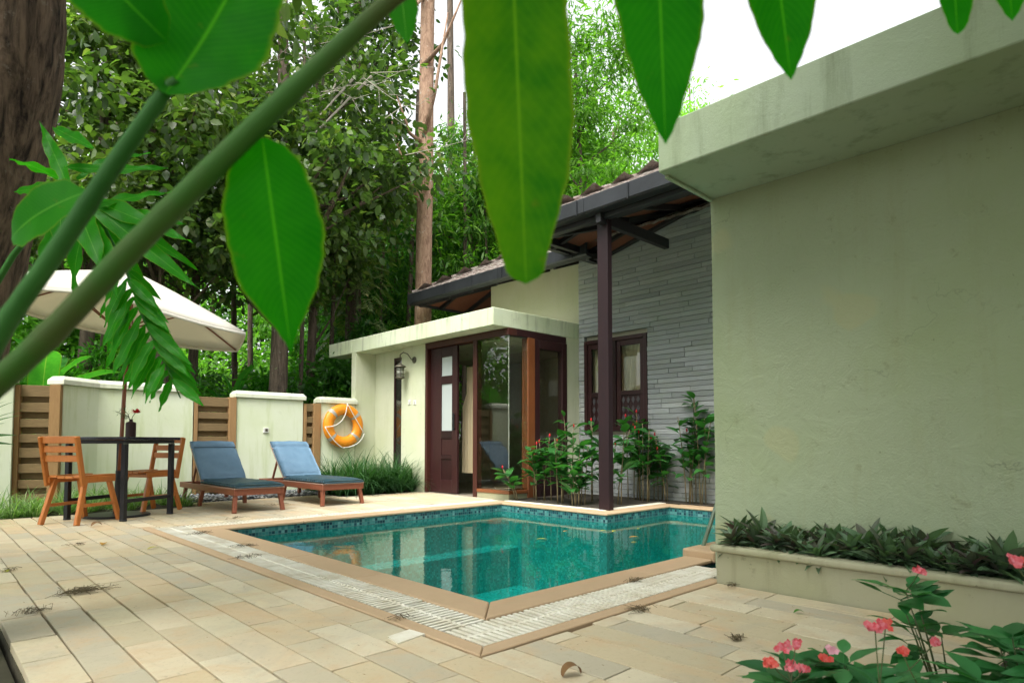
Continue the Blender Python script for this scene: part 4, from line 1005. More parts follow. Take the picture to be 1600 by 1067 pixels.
for k in range(60):
    s_ = random.uniform(.2, 1); base = Vector((-.12, .07, .25)) * s_ + Vector((0, 0, .15)) * (1 - s_) if k % 2 else Vector((-.06, .07, .29)) * s_ + Vector((0, 0, .15)) * (1 - s_)
    d = Vector((random.uniform(-1, .3), random.uniform(-.6, 1), random.uniform(-.5, .6))).normalized(); b.leaf(base, base + d * .06, .006, (0, 0, 1), nu=2)
b.build('sprig', 'leaf_liriope', t)
# umbrella
ub = Vector((1.52, 7.40, 0)); apex = at(206, 424, 6.45); 
t = thing('garden_umbrella', 'cream canvas umbrella on a leaning wooden pole over the table', 'umbrella', (ub.x, ub.y, 0))
ax = Vector((apex.x - ub.x, apex.y - ub.y, apex.z)); axn = ax.normalized()
b = MB(); b.tube([(0, 0, .05), ax * .3, ax * .98], .019, 12); b.build('pole', m_wood('umbrella_pole_wood', (.16, .045, .018), (.27, .08, .03), 12, .4, (3, 3, .5)), t, smooth=True)
b = MB(); b.lathe([(.30, 0.001), (.30, .012), (.29, .022), (.045, .03), (.03, .03)], 30); b.tube([(0, 0, .03), axn * .46], .034, 12); b.build('base', 'black', t)
NR = 6; RAD = 1.30; DROP = .50
ex = axn.orthogonal().normalized(); ex = (_r - axn * _r.dot(axn)).normalized(); tilt = Matrix.Rotation(R(5), 3, _f) @ Matrix.Rotation(R(-4), 3, _r); ey = axn.cross(ex)
def up_(r_, a, dz): return ax + tilt @ (ex * (r_ * math.cos(a)) + ey * (r_ * math.sin(a)) + axn * dz)
a_off = R(-3)
cb = MB(); NRr, NS = 8, 6; vs = []
for k in range(NR):
    a0, a1 = a_off + 2 * math.pi * k / NR, a_off + 2 * math.pi * (k + 1) / NR
    for j in range(NRr + 1):
        q = j / NRr
        for i in range(NS + 1):
            u = i / NS; P0 = up_(RAD * q, a0, -DROP * q ** 1.12); P1 = up_(RAD * q, a1, -DROP * q ** 1.12)
            vs.append(P0.lerp(P1, u) + axn * (-.03 * q * 4 * u * (1 - u) * q))
q = (NRr + 1) * (NS + 1)
fs = [(k * q + j * (NS + 1) + i, k * q + j * (NS + 1) + i + 1, k * q + (j + 1) * (NS + 1) + i + 1, k * q + (j + 1) * (NS + 1) + i) for k in range(NR) for j in range(NRr) for i in range(NS)]
cb.add(vs, fs)
for k in range(NR):                       # valance
    a0, a1 = a_off + 2 * math.pi * k / NR, a_off + 2 * math.pi * (k + 1) / NR; vv = []
    for i in range(9):
        u = i / 8; P = up_(RAD, a0, -DROP).lerp(up_(RAD, a1, -DROP), u) - axn * (.03 * 4 * u * (1 - u)); vv += [P, P - axn * .03 + (P - ax).normalized() * .004]
    cb.add(vv, [(2 * i, 2 * i + 2, 2 * i + 3, 2 * i + 1) for i in range(8)])
o = cb.build('canopy', 'canvas', t, smooth=True); so2 = o.modifiers.new('thick', 'SOLIDIFY'); so2.thickness = .003
for k in range(NR):
    a = a_off + 2 * math.pi * k / NR; b = MB()
    b.tube([up_(.03, a, -.03)] + [up_(RAD * q, a, -DROP * q ** 1.12 - .018) for q in (.25, .5, .75, .99)], .009, 6); b.tube([up_(.03, a, -.62), up_(RAD * .5, a, -DROP * .46 - .03)], .008, 6); b.build('rib', bpy.data.materials['umbrella_pole_wood'], t, smooth=True)
b = MB(); b.lathe([(.03, -.02), (.035, 0), (.015, .05), (.001, .055)], 12, tuple(ax)); b.build('finial', bpy.data.materials['umbrella_pole_wood'], t)
# ------------------------------------------------------------------ planting in the beds
def costus(label, x, y, h, lean=(0, 0), n=3, red=True, dens=1.0, low=.35):
    t = thing('spiral_ginger', label, 'plant', (x, y, .0), 0, 'leafy cane plants in the bed between the bay and the wall')
    for s_ in range(n):
        bx_, by_ = random.uniform(-.10, .10), random.uniform(-.10, .10); hh = h * random.uniform(.72, 1.0) if s_ else h
        ln = Vector((lean[0] + random.uniform(-.12, .12), lean[1] + random.uniform(-.12, .12), 0)) * hh
        pts = [Vector((bx_, by_, 0)) + ln * (q ** 1.6) + Vector((0, 0, hh * q)) for q in (0, .25, .5, .75, 1)]
        b = MB(); b.tube(pts, [.0075, .007, .006, .005, .004], 6); b.build('stem', 'cane', t, smooth=True)
        f = MB(); k = int(12 * dens * (hh / 1.0)) + 3; ph = random.uniform(0, 6)
        for i in range(k):
            q = low + (1 - low) * (i / k) ** .9; c = pts[0].lerp(pts[-1], q); 
            seg = min(3, int(q * 4)); c = pts[seg].lerp(pts[seg + 1], q * 4 - seg)
            a = ph + i * 1.15; d = Vector((math.cos(a), math.sin(a), random.uniform(-.35, .75))).normalized(); L = random.uniform(.16, .26) * (1 - .2 * q)
            p0 = c + d * .02; f.tube([c, p0], .002, 4, cap=False)
            f.leaf(p0, p0 + d * L, L * random.uniform(.45, .56), Vector((0, 0, 1)) + Vector((random.uniform(-.3, .3), random.uniform(-.3, .3), 0)), fold=.25, droop=random.uniform(.02, .09), nu=6)
        if f.uv: f.uv = []
        f.build('foliage', 'leaf_costus', t, smooth=True)
        rr_ = random.random()
        if red and (rr_ < .38 or 'red tipped' in label):
            r_ = MB(); T = pts[-1]; r_.lathe([(.005, -.01), (.011, .005), (.010, .02), (.004, .034), (.001, .038)], 8, tuple(T)); r_.build('flower', 'red', t, smooth=True)
    return t
CP = [(812, 0, .42, (-.35, .1), 2), (834, .1, .66, (-.15, 0), 3), (852, .2, .82, (-.05, 0), 4), (872, .05, .80, (0, 0), 4), (895, .75, 1.12, (0, 0), 3), (908, .1, .78, (.05, 0), 3), (925, .5, 1.02, (0, .05), 3),
      (893, 0, .50, (0, 0), 4), (968, .1, .90, (0, 0), 3), (985, .35, 1.08, (0, 0), 4), (1005, .1, .98, (.02, 0), 4), (1024, .3, 1.14, (.05, 0), 3), (1032, .05, .84, (.05, 0), 3), (1050, .1, .66, (-.1, 0), 2), (1079, .0, 1.06, (0, 0), 3), (1092, .05, 1.30, (0, 0), 5)]
CL = ['low plant leaning over the pool kerb at the left end of the bed', 'leafy plant in front of the side glass of the bay', 'red tipped plant in front of the orange corner post', 'bushy plant below the side window of the bay',
      'tall plant at the inner corner where plaster meets stone', 'plant just left of the dark roof post', 'tall thin plant behind the roof post against the stone', 'short plant at the foot of the bay side wall', 'plant just right of the dark roof post',
      'dense plant below the left window casement', 'dense plant below the right window casement', 'tall red tipped plant at the right edge of the stone wall window', 'mid height plant right of the window', 'sparse leaning plant between the window and the tallest plant', 'slender plant next to the tallest one by the wall corner', 'tallest plant, at the far right against the stone wall']
for (px_, dp, h, ln, n_), lb in zip(CP, CL):
    p = onX(px_, 690, 5.60 + dp) if px_ < 935 else onY(px_, 690, 4.42 + dp)
    if px_ > 1040: p = onX(px_, 690, 6.82)
    costus(lb, min(p.x, 6.88), min(p.y, 5.78), h, ln, n_)

def rosette(n=34, L=.17):
    b = MB()
    for i in range(n):
        a = i * 2.4; e = R(54) - (1 - i / n) * R(66); d = Vector((math.cos(a) * math.cos(e), math.sin(a) * math.cos(e), math.sin(e))); l = L * random.uniform(.7, 1.1); st_ = Vector((0, 0, .02 + .05 * (i / n)))
        b.leaf(st_, st_ + d * l, l * .29, Vector((0, 0, 1)) + d * .01 if abs(e) < 1.2 else Vector((math.cos(a), math.sin(a), 0)), fold=.4, droop=.06, nu=5, sharp=.8)
    b.uv = []; return b
RP = [rosette(26, .15), rosette(34, .17), rosette(30, .13), rosette(22, .19)]
rm_ = []
for i, b in enumerate(RP):
    o = b.build('oyster_plant', 'leaf_rhoeo'); rm_.append(o)
k = 0; used = set()
for row in range(3):
    for j in range(17):
        i = random.randrange(4); o = rm_[i] if i not in used else rm_[i].copy()
        if i in used: COL.objects.link(o)
        used.add(i)
        y = 1.66 - (j + .5) * 1.27 / 17 + random.uniform(-.03, .03); x = 3.215 + row * .095 + random.uniform(-.03, .03)
        o.location = (x, y, .16 + random.uniform(0, .035)); o.rotation_euler = (random.uniform(-.45, .45), random.uniform(-.5, .3), random.uniform(0, 6)); s_ = random.uniform(.62, .98); o.scale = (s_,) * 3
        tag(o, 'grey green rosette plant with purplish leaves in the planter under the blank wall', 'plant', 'rosette plants filling the planter'); k += 1

def tuft(n, L, w_, droop=.9, mat='leaf_liriope'):
    b = MB()
    for i in range(n):
        a = random.uniform(0, 6.28); l = L * random.uniform(.6, 1.1); o_ = Vector((math.cos(a), math.sin(a), 0)); r0 = random.uniform(0, .04); el = random.uniform(R(35), R(85)); pts = []; p = o_ * r0; d_ = el; sd_ = Vector((-o_.y, o_.x, 0)); bow = random.uniform(.5, 1.2) * droop
        K = 6; vs = []
        for q in range(K + 1):
            ww = w_ * (1 - (q / K) ** 2.2) * .5 + .0004
            vs += [p - sd_ * ww, p + sd_ * ww]; e_ = d_ - bow * 2.0 * (q / K) ** 1.3; p = p + (o_ * math.cos(e_) + Vector((0, 0, 1)) * math.sin(e_)) * (l / K)
        b.add(vs, [(2 * q, 2 * q + 1, 2 * q + 3, 2 * q + 2) for q in range(K)])
    return b
lt = [tuft(190, .78, .011).build('lily_turf', 'leaf_liriope', smooth=True) for _ in range(3)]
spots = []
for j in range(8):
    for r_ in range(2): spots.append((4.36 + j * .165 + random.uniform(-.03, .03), 8.02 + r_ * .3 + random.uniform(-.05, .05)))
spots += [(5.66, 8.10), (4.35, 8.75), (4.7, 8.8), (5.1, 8.7), (5.4, 8.75)]
for i, (x, y) in enumerate(spots):
    o = lt[i % 3] if i < 3 else lt[i % 3].copy()
    if i >= 3: COL.objects.link(o)
    o.location = (x, y, -.01); o.rotation_euler = (0, 0, random.uniform(0, 6)); s_ = random.uniform(.8, 1.1); o.scale = (s_, s_, s_ * random.uniform(.85, 1.1))
    tag(o, 'arching dark green strap leaved clump in the bed below the lifebuoy', 'plant', 'strap leaved clumps below the lifebuoy')
# pale striped grass along the deck: nobody could count it
gm = MB()
for i in range(150):
    x = random.uniform(-.9, 2.40); y = random.uniform(7.92, 8.6) if x > .5 else random.uniform(7.0, 8.5)
    if x > 1.3: y = random.uniform(7.95, 9.1)
    tb = tuft(30, random.uniform(.22, .38), .009, .8); tb.v = [(a + x, b_ + y, c - .02) for a, b_, c in tb.v]; gm.add(tb.v, tb.f)
tag(gm.build('striped_grass', 'leaf_spider', smooth=True), 'green and white striped grass growing along the edge of the paving', 'grass', kind='stuff')
gm = MB()
for i in range(110):
    tb = tuft(16, random.uniform(.05, .10), .005, .6); x, y = random.uniform(-.6, .22), random.uniform(1.0, 6.6); tb.v = [(a + x, b_ + y, c - .05) for a, b_, c in tb.v]; gm.add(tb.v, tb.f)
tag(gm.build('lawn_grass', 'leaf_dark', smooth=True), 'short dark grass beside the left edge of the paving', 'grass', kind='stuff')

# small plant in the strip window corner
# flowering shrub in the near right corner
def impatiens(label, base, h, spread, nl, heads, seed, lean=(0, 0)):
    random.seed(seed); base = Vector(base); t = thing('flowering_shrub', label, 'shrub', base, 0, 'pink flowering shrubs in the near right corner')
    tips = []
    for s_ in range(5):
        a = random.uniform(0, 6.28); r_ = spread * random.uniform(.3, 1); T = Vector((r_ * math.cos(a) + lean[0], r_ * math.sin(a) + lean[1], h * random.uniform(.65, 1)))
        pts = [Vector((0, 0, 0)), T * .35 + Vector((0, 0, .03)), T * .7 + Vector((0, 0, .02)), T]; b = MB(); b.tube(pts, [.0045, .0035, .0025, .0012], 7); b.build('stem', 'stem', t, smooth=True); tips.append(pts)
    f = MB()
    for i in range(nl + 30):
        pts = tips[i % 5] if i >= nl else random.choice(tips); q = .995 if i >= nl else random.uniform(.1, .999) ** .5; seg = min(2, int(q * 3)); c = pts[seg].lerp(pts[seg + 1], q * 3 - seg)
        a = random.uniform(0, 6.28); d = Vector((math.cos(a), math.sin(a), random.uniform(-.25, .4))).normalized(); L = random.uniform(.06, .115); p0 = c + d * random.uniform(.008, .05)
        f.tube([c, p0], .0012, 4, cap=False); f.leaf(p0, p0 + d * L, L * random.uniform(.42, .55), (random.uniform(-.3, .3), random.uniform(-.3, .3), 1), fold=.18, droop=random.uniform(0, .08), nu=7, wave=.006)
    f.uv = []; f.build('foliage', 'leaf_pink', t, smooth=True)
    for (px_, py_, dp, mat, sz) in heads:
        c = at(px_, py_, dp) - base; near = min(tips, key=lambda p: (p[-1] - c).length)[-1]
        b = MB()
        sz *= 1.25
        for k in range(int(6 + sz * 520)):
            cc = c + Vector((random.gauss(0, sz * .42), random.gauss(0, sz * .42), random.gauss(0, sz * .22)))
            n_ = (-_f + Vector((random.uniform(-.5, .5), random.uniform(-.5, .5), random.uniform(0, .9)))).normalized(); u_ = n_.orthogonal().normalized(); v_ = n_.cross(u_)
            for j in range(5):
                a = j * 1.2566 + random.uniform(-.1, .1); d = (u_ * math.cos(a) + v_ * math.sin(a)); b.leaf(cc, cc + d * .0085 + n_ * .001, .0085, n_, nu=3, fold=0, sharp=.7)
        b.uv = []; fo = b.build('flower_head', mat, t)
        b = MB(); b.tube([near, near.lerp(c, .6) + Vector((0, 0, -.005)), c], .0014, 5); b.build('flower_stalk', 'stem', t)
st_rng = random.getstate()
p = gx(1300, 1.50); impatiens('left flowering shrub with several pink and red heads near the bottom edge', (p.x, p.y, -.12), .33, .13, 90,
    [(1222, 1008, 1.45, 'pink', .014), (1243, 1005, 1.46, 'pink', .010), (1205, 1035, 1.42, 'coral', .012), (1236, 1040, 1.44, 'pink', .013), (1298, 1014, 1.5, 'palepink', .010), (1290, 1028, 1.48, 'coral', .009), (1256, 1044, 1.45, 'pink', .008)], 11, (-.04, .03))
p = gx(1400, 1.45); impatiens('middle flowering shrub with the largest salmon pink head', (p.x, p.y, -.12), .38, .14, 100,
    [(1367, 978, 1.4, 'pink', .018), (1384, 974, 1.42, 'coral', .010), (1409, 1017, 1.38, 'coral', .009), (1462, 1003, 1.5, 'pink', .011)], 12)
p = gx(1480, 1.75); impatiens('tall thin flowering stem rising in front of the planter', (p.x, p.y, -.14), .50, .08, 22,
    [(1437, 892, 1.65, 'pink', .011)], 13, (-.05, .05))
p = gx(1610, 1.40); impatiens('right flowering shrub with a pink head beside the picture edge', (p.x, p.y, -.12),  .43, .17, 170,
    [(1582, 874, 1.3, 'pink', .012), (1596, 878, 1.32, 'coral', .012)], 14)
p = gx(1520, 1.22); impatiens('leafy low shrub in the bottom right corner', (p.x, p.y, -.12), .42, .26, 260, [], 15)
random.setstate(st_rng)
so = MB(); so.box(1.0, 3.12, -1.6, .38, .0045, .02) if False else so.poly([(1.02, -1.5), (3.09, -1.5), (3.09, .36), (2.1, .42), (1.25, .30)], .006, .03); struct(so, 'corner_bed', 'soil')

# fallen twigs and leaves on the paving
def twigs(px_, py_, n, L, label, flat=1.0, mat='dry'):
    p = onG(px_, py_); b = MB(); main = random.uniform(0, 3.1)
    for i in range(n):
        a = main + random.gauss(0, .6); l = L * random.uniform(.3, .7); o_ = Vector((random.gauss(0, L * .3), random.gauss(0, L * .12), .006)); d = Vector((math.cos(a), math.sin(a), 0))
        b.tube([o_, o_ + d * l * .5 + Vector((0, 0, random.uniform(.004, .02) * flat)), o_ + d * l + Vector((random.uniform(-.02, .02), random.uniform(-.02, .02), random.uniform(0, .015)))], .0011, 4)
        for k in range(3): q = o_ + d * l * random.uniform(.1, 1) + Vector((0, 0, .006)); dd = Vector((random.uniform(-1, 1), random.uniform(-1, 1), random.uniform(0, .4))).normalized(); b.leaf(q, q + dd * L * .16, .003, (0, 0, 1), nu=2)
    b.uv = []; o = b.build('dry_twig', mat); o.location = p; tag(o, label, 'twig', 'dry twigs fallen round the pool')
def onG(px_, py_, z=0.0): q = ray(px_, py_); return _C + q * ((z - CAMH) / q.z)
for a in [(115, 928, 60, .17, 'long dry needle cluster on the left paving'), (45, 960, 26, .11, 'small dark twig near the left edge of the paving'), (14, 893, 14, .08, 'tiny twig at the far left edge of the paving'), (125, 852, 12, .12, 'thin twig on the paving below the first chair'),
          (308, 835, 20, .14, 'twig on the grating nearest the table'), (388, 854, 18, .12, 'twig where grating meets coping left of the pool'), (385, 873, 16, .12, 'second twig on the left grating, just below another'), (630, 968, 12, .08, 'upright twig on the border left of the pool corner'),
          (990, 910, 20, .08, 'twig on the coping right of the pool corner'), (1010, 955, 24, .10, 'feathery twig on the paving right of the grating'), (1152, 1002, 26, .06, 'brown twig on the paving before the planter'), (362, 811, 12, .14, 'twig beside the nearer sun lounger'), (1145, 916, 12, .07, 'twig at the foot of the planter corner'), (430, 790, 12, .2, 'twig below the nearer sun lounger')]:
    twigs(*a)
def fleaf(px_, py_, L, w_, rz, label, mat, z=.004, droop=.1, fold=.3):
    p = onG(px_, py_, z if z > -.05 else z); b = MB(); b.leaf((0, 0, 0), (L, 0, 0), w_, (0, 0, 1), fold=fold, droop=droop, nu=8); b.uv = []
    o = b.build('fallen_leaf', mat, smooth=True); o.location = p; o.rotation_euler = (0, 0, rz); return tag(o, label, 'leaf', 'fallen leaves')
fleaf(142, 822, .10, .06, .4, 'brown curled leaf on the paving beside the first chair', 'dead', .008, .25)
fleaf(160, 851, .08, .05, 1.2, 'pale yellow leaf on the paving below the table', 'yleaf'); fleaf(230, 858, .09, .03, .3, 'yellow green leaf on the paving left of the grating', 'yleaf'); fleaf(12, 893, .05, .04, 2, 'pale leaf at the far left of the paving', 'yleaf')
fleaf(1240, 957, .05, .022, -.6, 'green leaf on the paving in front of the planter', 'leaf_dark', .006, .2)
for px_, py_, L, a, lb in ((838, 842, .10, 0, 'orange leaf floating left of centre on the pool'), (938, 829, .07, .4, 'tan leaf floating by the post reflection'), (957, 830, .08, 1, 'green leaf floating right of the post reflection'), (880, 830, .07, .7, 'dull leaf floating left of the post reflection'), (983, 839, .10, .2, 'yellow leaf floating right of centre on the pool'), (996, 826, .05, 1, 'small yellow leaf floating nearer the stone wall'), (986, 847, .06, .2, 'small pale leaf floating just below the yellow one')):
    fleaf(px_, py_, L, L * .45, a - .8, lb, 'yleaf', WZ + .004, .05, .1)
b = MB()                                  # fine litter: flecks of bark and leaf, beyond counting
for i in range(260):
    x, y = (random.uniform(.3, 3.0), random.uniform(.6, 1.6)) if i % 3 == 0 else (random.uniform(.3, 1.44), random.uniform(1.6, 7.5))
    a = random.uniform(0, 6.28); L = random.uniform(.004, .016); b.leaf((x, y, .004), (x + L * math.cos(a), y + L * math.sin(a), .005), L * .4, (0, 0, 1), nu=2)
b.uv = []; tag(b.build('leaf_litter', 'dead'), 'fine brown leaf flecks scattered over the paving', 'leaf litter', kind='stuff')
p = onG(893, 1056); b = MB(); vs = []           # curled dead leaf standing as an arch
for i in range(13):
    q = i / 12; a = math.pi * q; w_ = .030 * math.sin(math.pi * min(1, q * .9 + .08)) ** .6
    for k in (-1, 0, 1): vs.append((-.033 * math.cos(a), k * w_ * .7, .004 + .034 * math.sin(a) + abs(k) * .002))
b.add(vs, [(3 * i + k, 3 * i + k + 1, 3 * i + k + 4, 3 * i + k + 3) for i in range(12) for k in (0, 1)]); o = b.build('fallen_leaf', 'dead', smooth=True); o.location = (p.x, p.y, 0); o.rotation_euler = (0, 0, YAW - R(70)); tag(o, 'large curled brown leaf arching on the paving near the bottom edge', 'leaf', 'fallen leaves')
b = MB(); q = [onG(*a) for a in ((606, 996), (640, 985), (664, 992), (622, 1007))]; b.add([(v.x, v.y, .0065) for v in q] + [(v.x, v.y, -.005) for v in q], [(0, 1, 2, 3), (0, 4, 5, 1), (1, 5, 6, 2), (2, 6, 7, 3), (3, 7, 4, 0)]); tag(b.build('loose_tile', 'grate'), 'pale loose tile lying by the drain border near the pool corner', 'tile')

# ------------------------------------------------------------------ trees and undergrowth beyond the wall
def crown(name, mat, parent, zc, rad, n, Lr, asp, nclump, csig, droop=.4, hollow=.35, fill=None):
    c = rng.normal(size=(nclump, 3)); c /= np.linalg.norm(c, axis=1, keepdims=True); c *= (hollow + (1 - hollow) * rng.random((nclump, 1)) ** .6)
    c = c * np.array(rad) + np.array([0, 0, zc]); wgt = rng.random(nclump) ** 1.2 + .15; wgt /= wgt.sum()
    ci = rng.choice(nclump, n, p=wgt); P = c[ci] + rng.normal(size=(n, 3)) * csig * np.array([1, 1, .6]) * rng.uniform(.5, 1.4, (nclump, 1))[ci]
    D = (P - c[ci]) / csig * .5 + rng.normal(size=(n, 3)) * .6; D[:, 2] -= droop
    L = rng.uniform(Lr[0], Lr[1], n); V, F = leaf_cloud(P, D, L, L * asp * rng.uniform(.8, 1.2, n))
    return fast_mesh(name, V, F, mat, parent), c
def tree(name, label, cat, group, x, y, H, r, bark, cr=None, bend=.02, limbs=8, taper=.55, twig=0, rz=0):
    t = thing(name, label, cat, (x, y, -.15), rz, group)
    K = 14; ph = random.uniform(0, 6); pts = [Vector((bend * H * math.sin(ph + q * 2.4 / K) - bend * H * math.sin(ph), bend * H * math.sin(ph * 2 + q * 1.9 / K) - bend * H * math.sin(ph * 2), H * q / K)) for q in range(K + 1)]
    b = MB(); b.tube(pts, [r * (1.18 if q == 0 else 1) * (1 - (1 - taper) * q / K) for q in range(K + 1)], 14, lump=.05)
    cs = None
    if cr: fo, cs = crown('crown', cr[0], t, *cr[1:])
    if cs is not None:
        for c in cs[rng.choice(len(cs), min(limbs, len(cs)), replace=False)]:
            c = Vector(c); q = min(.97, max(.25, (c.z - random.uniform(.6, 1.8)) / H)); k = min(K - 1, int(q * K)); s_ = pts[k].lerp(pts[k + 1], q * K - k)
            m_ = s_.lerp(c, .5) + Vector((random.uniform(-.2, .2), random.uniform(-.2, .2), -.15)); b.tube([s_, s_.lerp(m_, .5), m_, c], [r * .30, r * .24, r * .16, r * .06], 6, cap=False)
    b.build('trunk', bark, t, smooth=True)
    return t
# tall straight trunks
p = gx(657, 11.6); tt = tree('tall_tree', 'tall straight reddish trunk rising behind the glass bay', 'tree', 'trees beyond the garden wall', p.x, p.y, 17, .172, 'bark_red', ('leaf_broad', 13.8, (2.2, 2.2, 2.6), 5000, (.16, .26), .5, 60, .45), .006, 14, .55)
b = MB(); tz = Vector((p.x, p.y, -.15))
for (z, px2, py2) in ((6.4, 700, 20), (6.4, 620, 150), (9.3, 640, -20), (7.9, 725, -10), (5.2, 612, 190)):
    e = at(px2, py2, 11.4); s_ = Vector((0, 0, z + .15)); e = e - tz; m_ = s_.lerp(e, .5) + Vector((0, 0, -.25)); b.tube([s_, m_, e], [.055, .035, .012], 6)
b.build('bare_limbs', 'bark_red', tt, smooth=True)
p = gx(552, 13.5); tree('tall_tree', 'dark trunk with a climbing plant halfway up, left of the bay', 'tree', 'trees beyond the garden wall', p.x, p.y, 12, .19, 'bark_grey', ('leaf_broad', 9.4, (1.5, 1.5, 2.2), 4500, (.12, .2), .55, 50, .3), .006, 12, .6)
p = gx(704, 19.5); tree('tall_tree', 'slim pale trunk just right of the reddish one', 'tree', 'trees beyond the garden wall', p.x, p.y, 17, .17, 'bark_grey', ('leaf_fine', 6.2, (2.2, 2.2, 3.6), 22000, (.14, .24), .26, 120, .45), .008, 14, .5)
# broad leaved trees at the left
B = ('leaf_broad', 6.0, (2.9, 2.9, 2.9), 19000, (.12, .21), .58, 150, .36)
spec = [(428, 10.6, .17, 9.0, 6.0, (2.6, 2.6, 2.6), 'thick mottled trunk behind the middle wall panel under olive leaves'), (292, 11.6, .10, 9.5, 6.2, (2.8, 2.8, 2.7), 'trunk with olive leaves right behind the umbrella canopy'), (255, 10.2, .13, 8.8, 5.4, (2.4, 2.4, 2.3), 'trunk showing just left of the umbrella tip, dense olive leaves above'), (120, 9.6, .12, 9, 5.6, (2.4, 2.4, 2.6), 'olive leaved tree behind the foreground stems at the left'), (478, 12.2, .10, 9.6, 6.0, (1.8, 1.8, 2.4), 'olive leaved tree between the hanging leaf and the dark trunk')]
for px_, dp, r_, H, zc, rad, lb in spec:
    p = gx(px_, dp); tree('broadleaf_tree', lb, 'tree', 'trees beyond the garden wall', p.x, p.y, H, r_, 'bark_grey', ('leaf_broad', zc, rad, 8000, (.11, .19), .58, 80, .30), .02, 16, .45)
p = gx(478, 12.2); t = bpy.data.objects['broadleaf_tree.004']; b = MB(); T0 = Vector(t.location)
for i in range(14):
    x, y = random.uniform(400, 640), random.uniform(30, 260); a = at(x, y, 9.6) - T0; ang = random.gauss(.1, .45); L = random.uniform(.4, 1.3)
    e = a + _r * (L * math.cos(ang)) + _u * (L * math.sin(ang)); m_ = a.lerp(e, .5) + _u * random.uniform(-.08, .08); b.tube([a, m_, e], [.006, .004, .002], 4, cap=False)
    for k in range(3): q = a.lerp(e, random.random()); a2 = ang + random.uniform(-1, 1); b.tube([q, q + _r * (.3 * math.cos(a2)) + _u * (.3 * math.sin(a2))], [.004, .002], 4, cap=False)
for i in range(5): b.tube([Vector((0, 0, 4.5 + i * .6)), (at(480 + i * 25, 120, 10.6) - T0), (at(560 - i * 20, 60 + i * 40, 9.6) - T0)], [.04, .025, .008], 5, cap=False)
b.build('bare_twigs', 'twig', t)
# narrow leaved trees in the middle and right
spec = [(610, 15.5, .10, 9.0, 4.4, (1.9, 1.9, 3.6), 'dark narrow leaved tree between the two tall trunks', 'leaf_dark'), (735, 15.0, .10, 9.5, 4.8, (1.9, 1.9, 3.8), 'bright narrow leaved tree right of the reddish trunk', 'leaf_fine'), (800, 17.0, .10, 12, 6.4, (2.3, 2.3, 4.8), 'bright narrow leaved tree behind the long hanging leaf', 'leaf_fine'),
        (925, 15.5, .10, 11, 7.4, (1.7, 1.7, 5.6), 'bright leafy tree over the porch roof', 'leaf_fine'), (985, 19, .12, 12, 7.4, (2.0, 2.0, 5.4), 'leafy tree rising right over the porch roof corner', 'leaf_fine'), (590, 19, .10, 10, 5.2, (2.2, 2.2, 4.2), 'dark leafy tree at the back left of the reddish trunk', 'leaf_dark'), (690, 21, .10, 10, 4.8, (2.6, 2.6, 4.2), 'leafy tree far behind the slim pale trunk', 'leaf_dark')]
for px_, dp, r_, H, zc, rad, lb, mt in spec:
    H = zc + rad[2] * .6; p = gx(px_, dp); tree('narrow_leaved_tree', lb, 'tree', 'trees beyond the garden wall', p.x, p.y, H, r_, 'bark_grey', (mt, zc, rad, 19000, (.12, .24), .25, 150, .32, .5, .25), .02, 18, .4)
p = gx(1072, 23); tree('sparse_tree', 'thin pale tree against the white sky by the near roof corner', 'tree', 'trees beyond the garden wall', p.x, p.y, 14.5, .09, 'bark_grey', ('leaf_far', 11.4, (1.5, 1.5, 3.2), 2600, (.14, .24), .4, 46, .4), .02, 22, .3)
p = gx(1475, 26); tree('sparse_tree', 'tree top just showing over the near roof slab', 'tree', 'trees beyond the garden wall', p.x, p.y, 17.6, .12, 'bark_grey', ('leaf_far', 17.4, (1.2, 1.2, 1.2), 900, (.2, .3), .5, 22, .3), .01, 10, .3)
# background rows: copies of two trees
bt = []
p = gx(60, 24); bt.append(tree('background_tree', 'x', 'tree', 'background trees', p.x, p.y, 13, .16, 'bark_grey', ('leaf_far', 7.4, (3.2, 3.2, 5.2), 9000, (.20, .36), .5, 110, .6), .02, 16, .5))
p = gx(200, 26); bt.append(tree('background_tree', 'x', 'tree', 'background trees', p.x, p.y, 14, .14, 'bark_grey', ('leaf_dark', 7.0, (3.2, 3.2, 5.4), 9000, (.20, .36), .45, 110, .6), .02, 16, .5))
BL = 'background tree of the wood far behind the garden wall'
for o in bt: o['label'] = BL
for i, (px_, dp, s_) in enumerate([(-60, 20, .9), (150, 32, 1.1), (330, 25, .85), (430, 30, 1), (500, 22, .8), (560, 28, .9), (640, 30, .8), (760, 26, 1), (840, 25, 1.1), (900, 31, 1.1), (960, 28, 1.15), (700, 33, .9), (-250, 24, 1), (-450, 20, 1), (1000, 36, .7)]):
    p = gx(px_, dp); dup(bt[i % 2], (p.x, p.y, -.15), random.uniform(0, 6), BL, s_)
# trees behind the photographer: they shade the near wall and show in the glass
for i, (x, y, s_) in enumerate([(-3.5, 4.5, .62), (-6, 9, .8), (-5.5, -1.5, .8), (.5, -6.5, .8), (-1.5, 14.5, .7)]): dup(bt[i % 2], (x, y, -.15), random.uniform(0, 6), 'garden tree behind the viewpoint, seen only as reflection and shade', s_)
p_ = tree('shade_tree', 'wide crowned garden tree standing behind the viewpoint by the near wall', 'tree', None, .4, -3.3, 6.2, .16, 'bark_grey', ('leaf_broad', 5.2, (3.6, 3.3, 1.5), 26000, (.14, .24), .5, 150, .45), .02, 18, .5)
tree('shade_tree', 'low spreading garden tree behind the viewpoint beside the planter', 'tree', None, 0.3, -1.5, 5.0, .10, 'bark_grey', ('leaf_broad', 4.3, (2.3, 2.3, 1.1), 15000, (.14, .24), .5, 90, .4), .02, 14, .5)
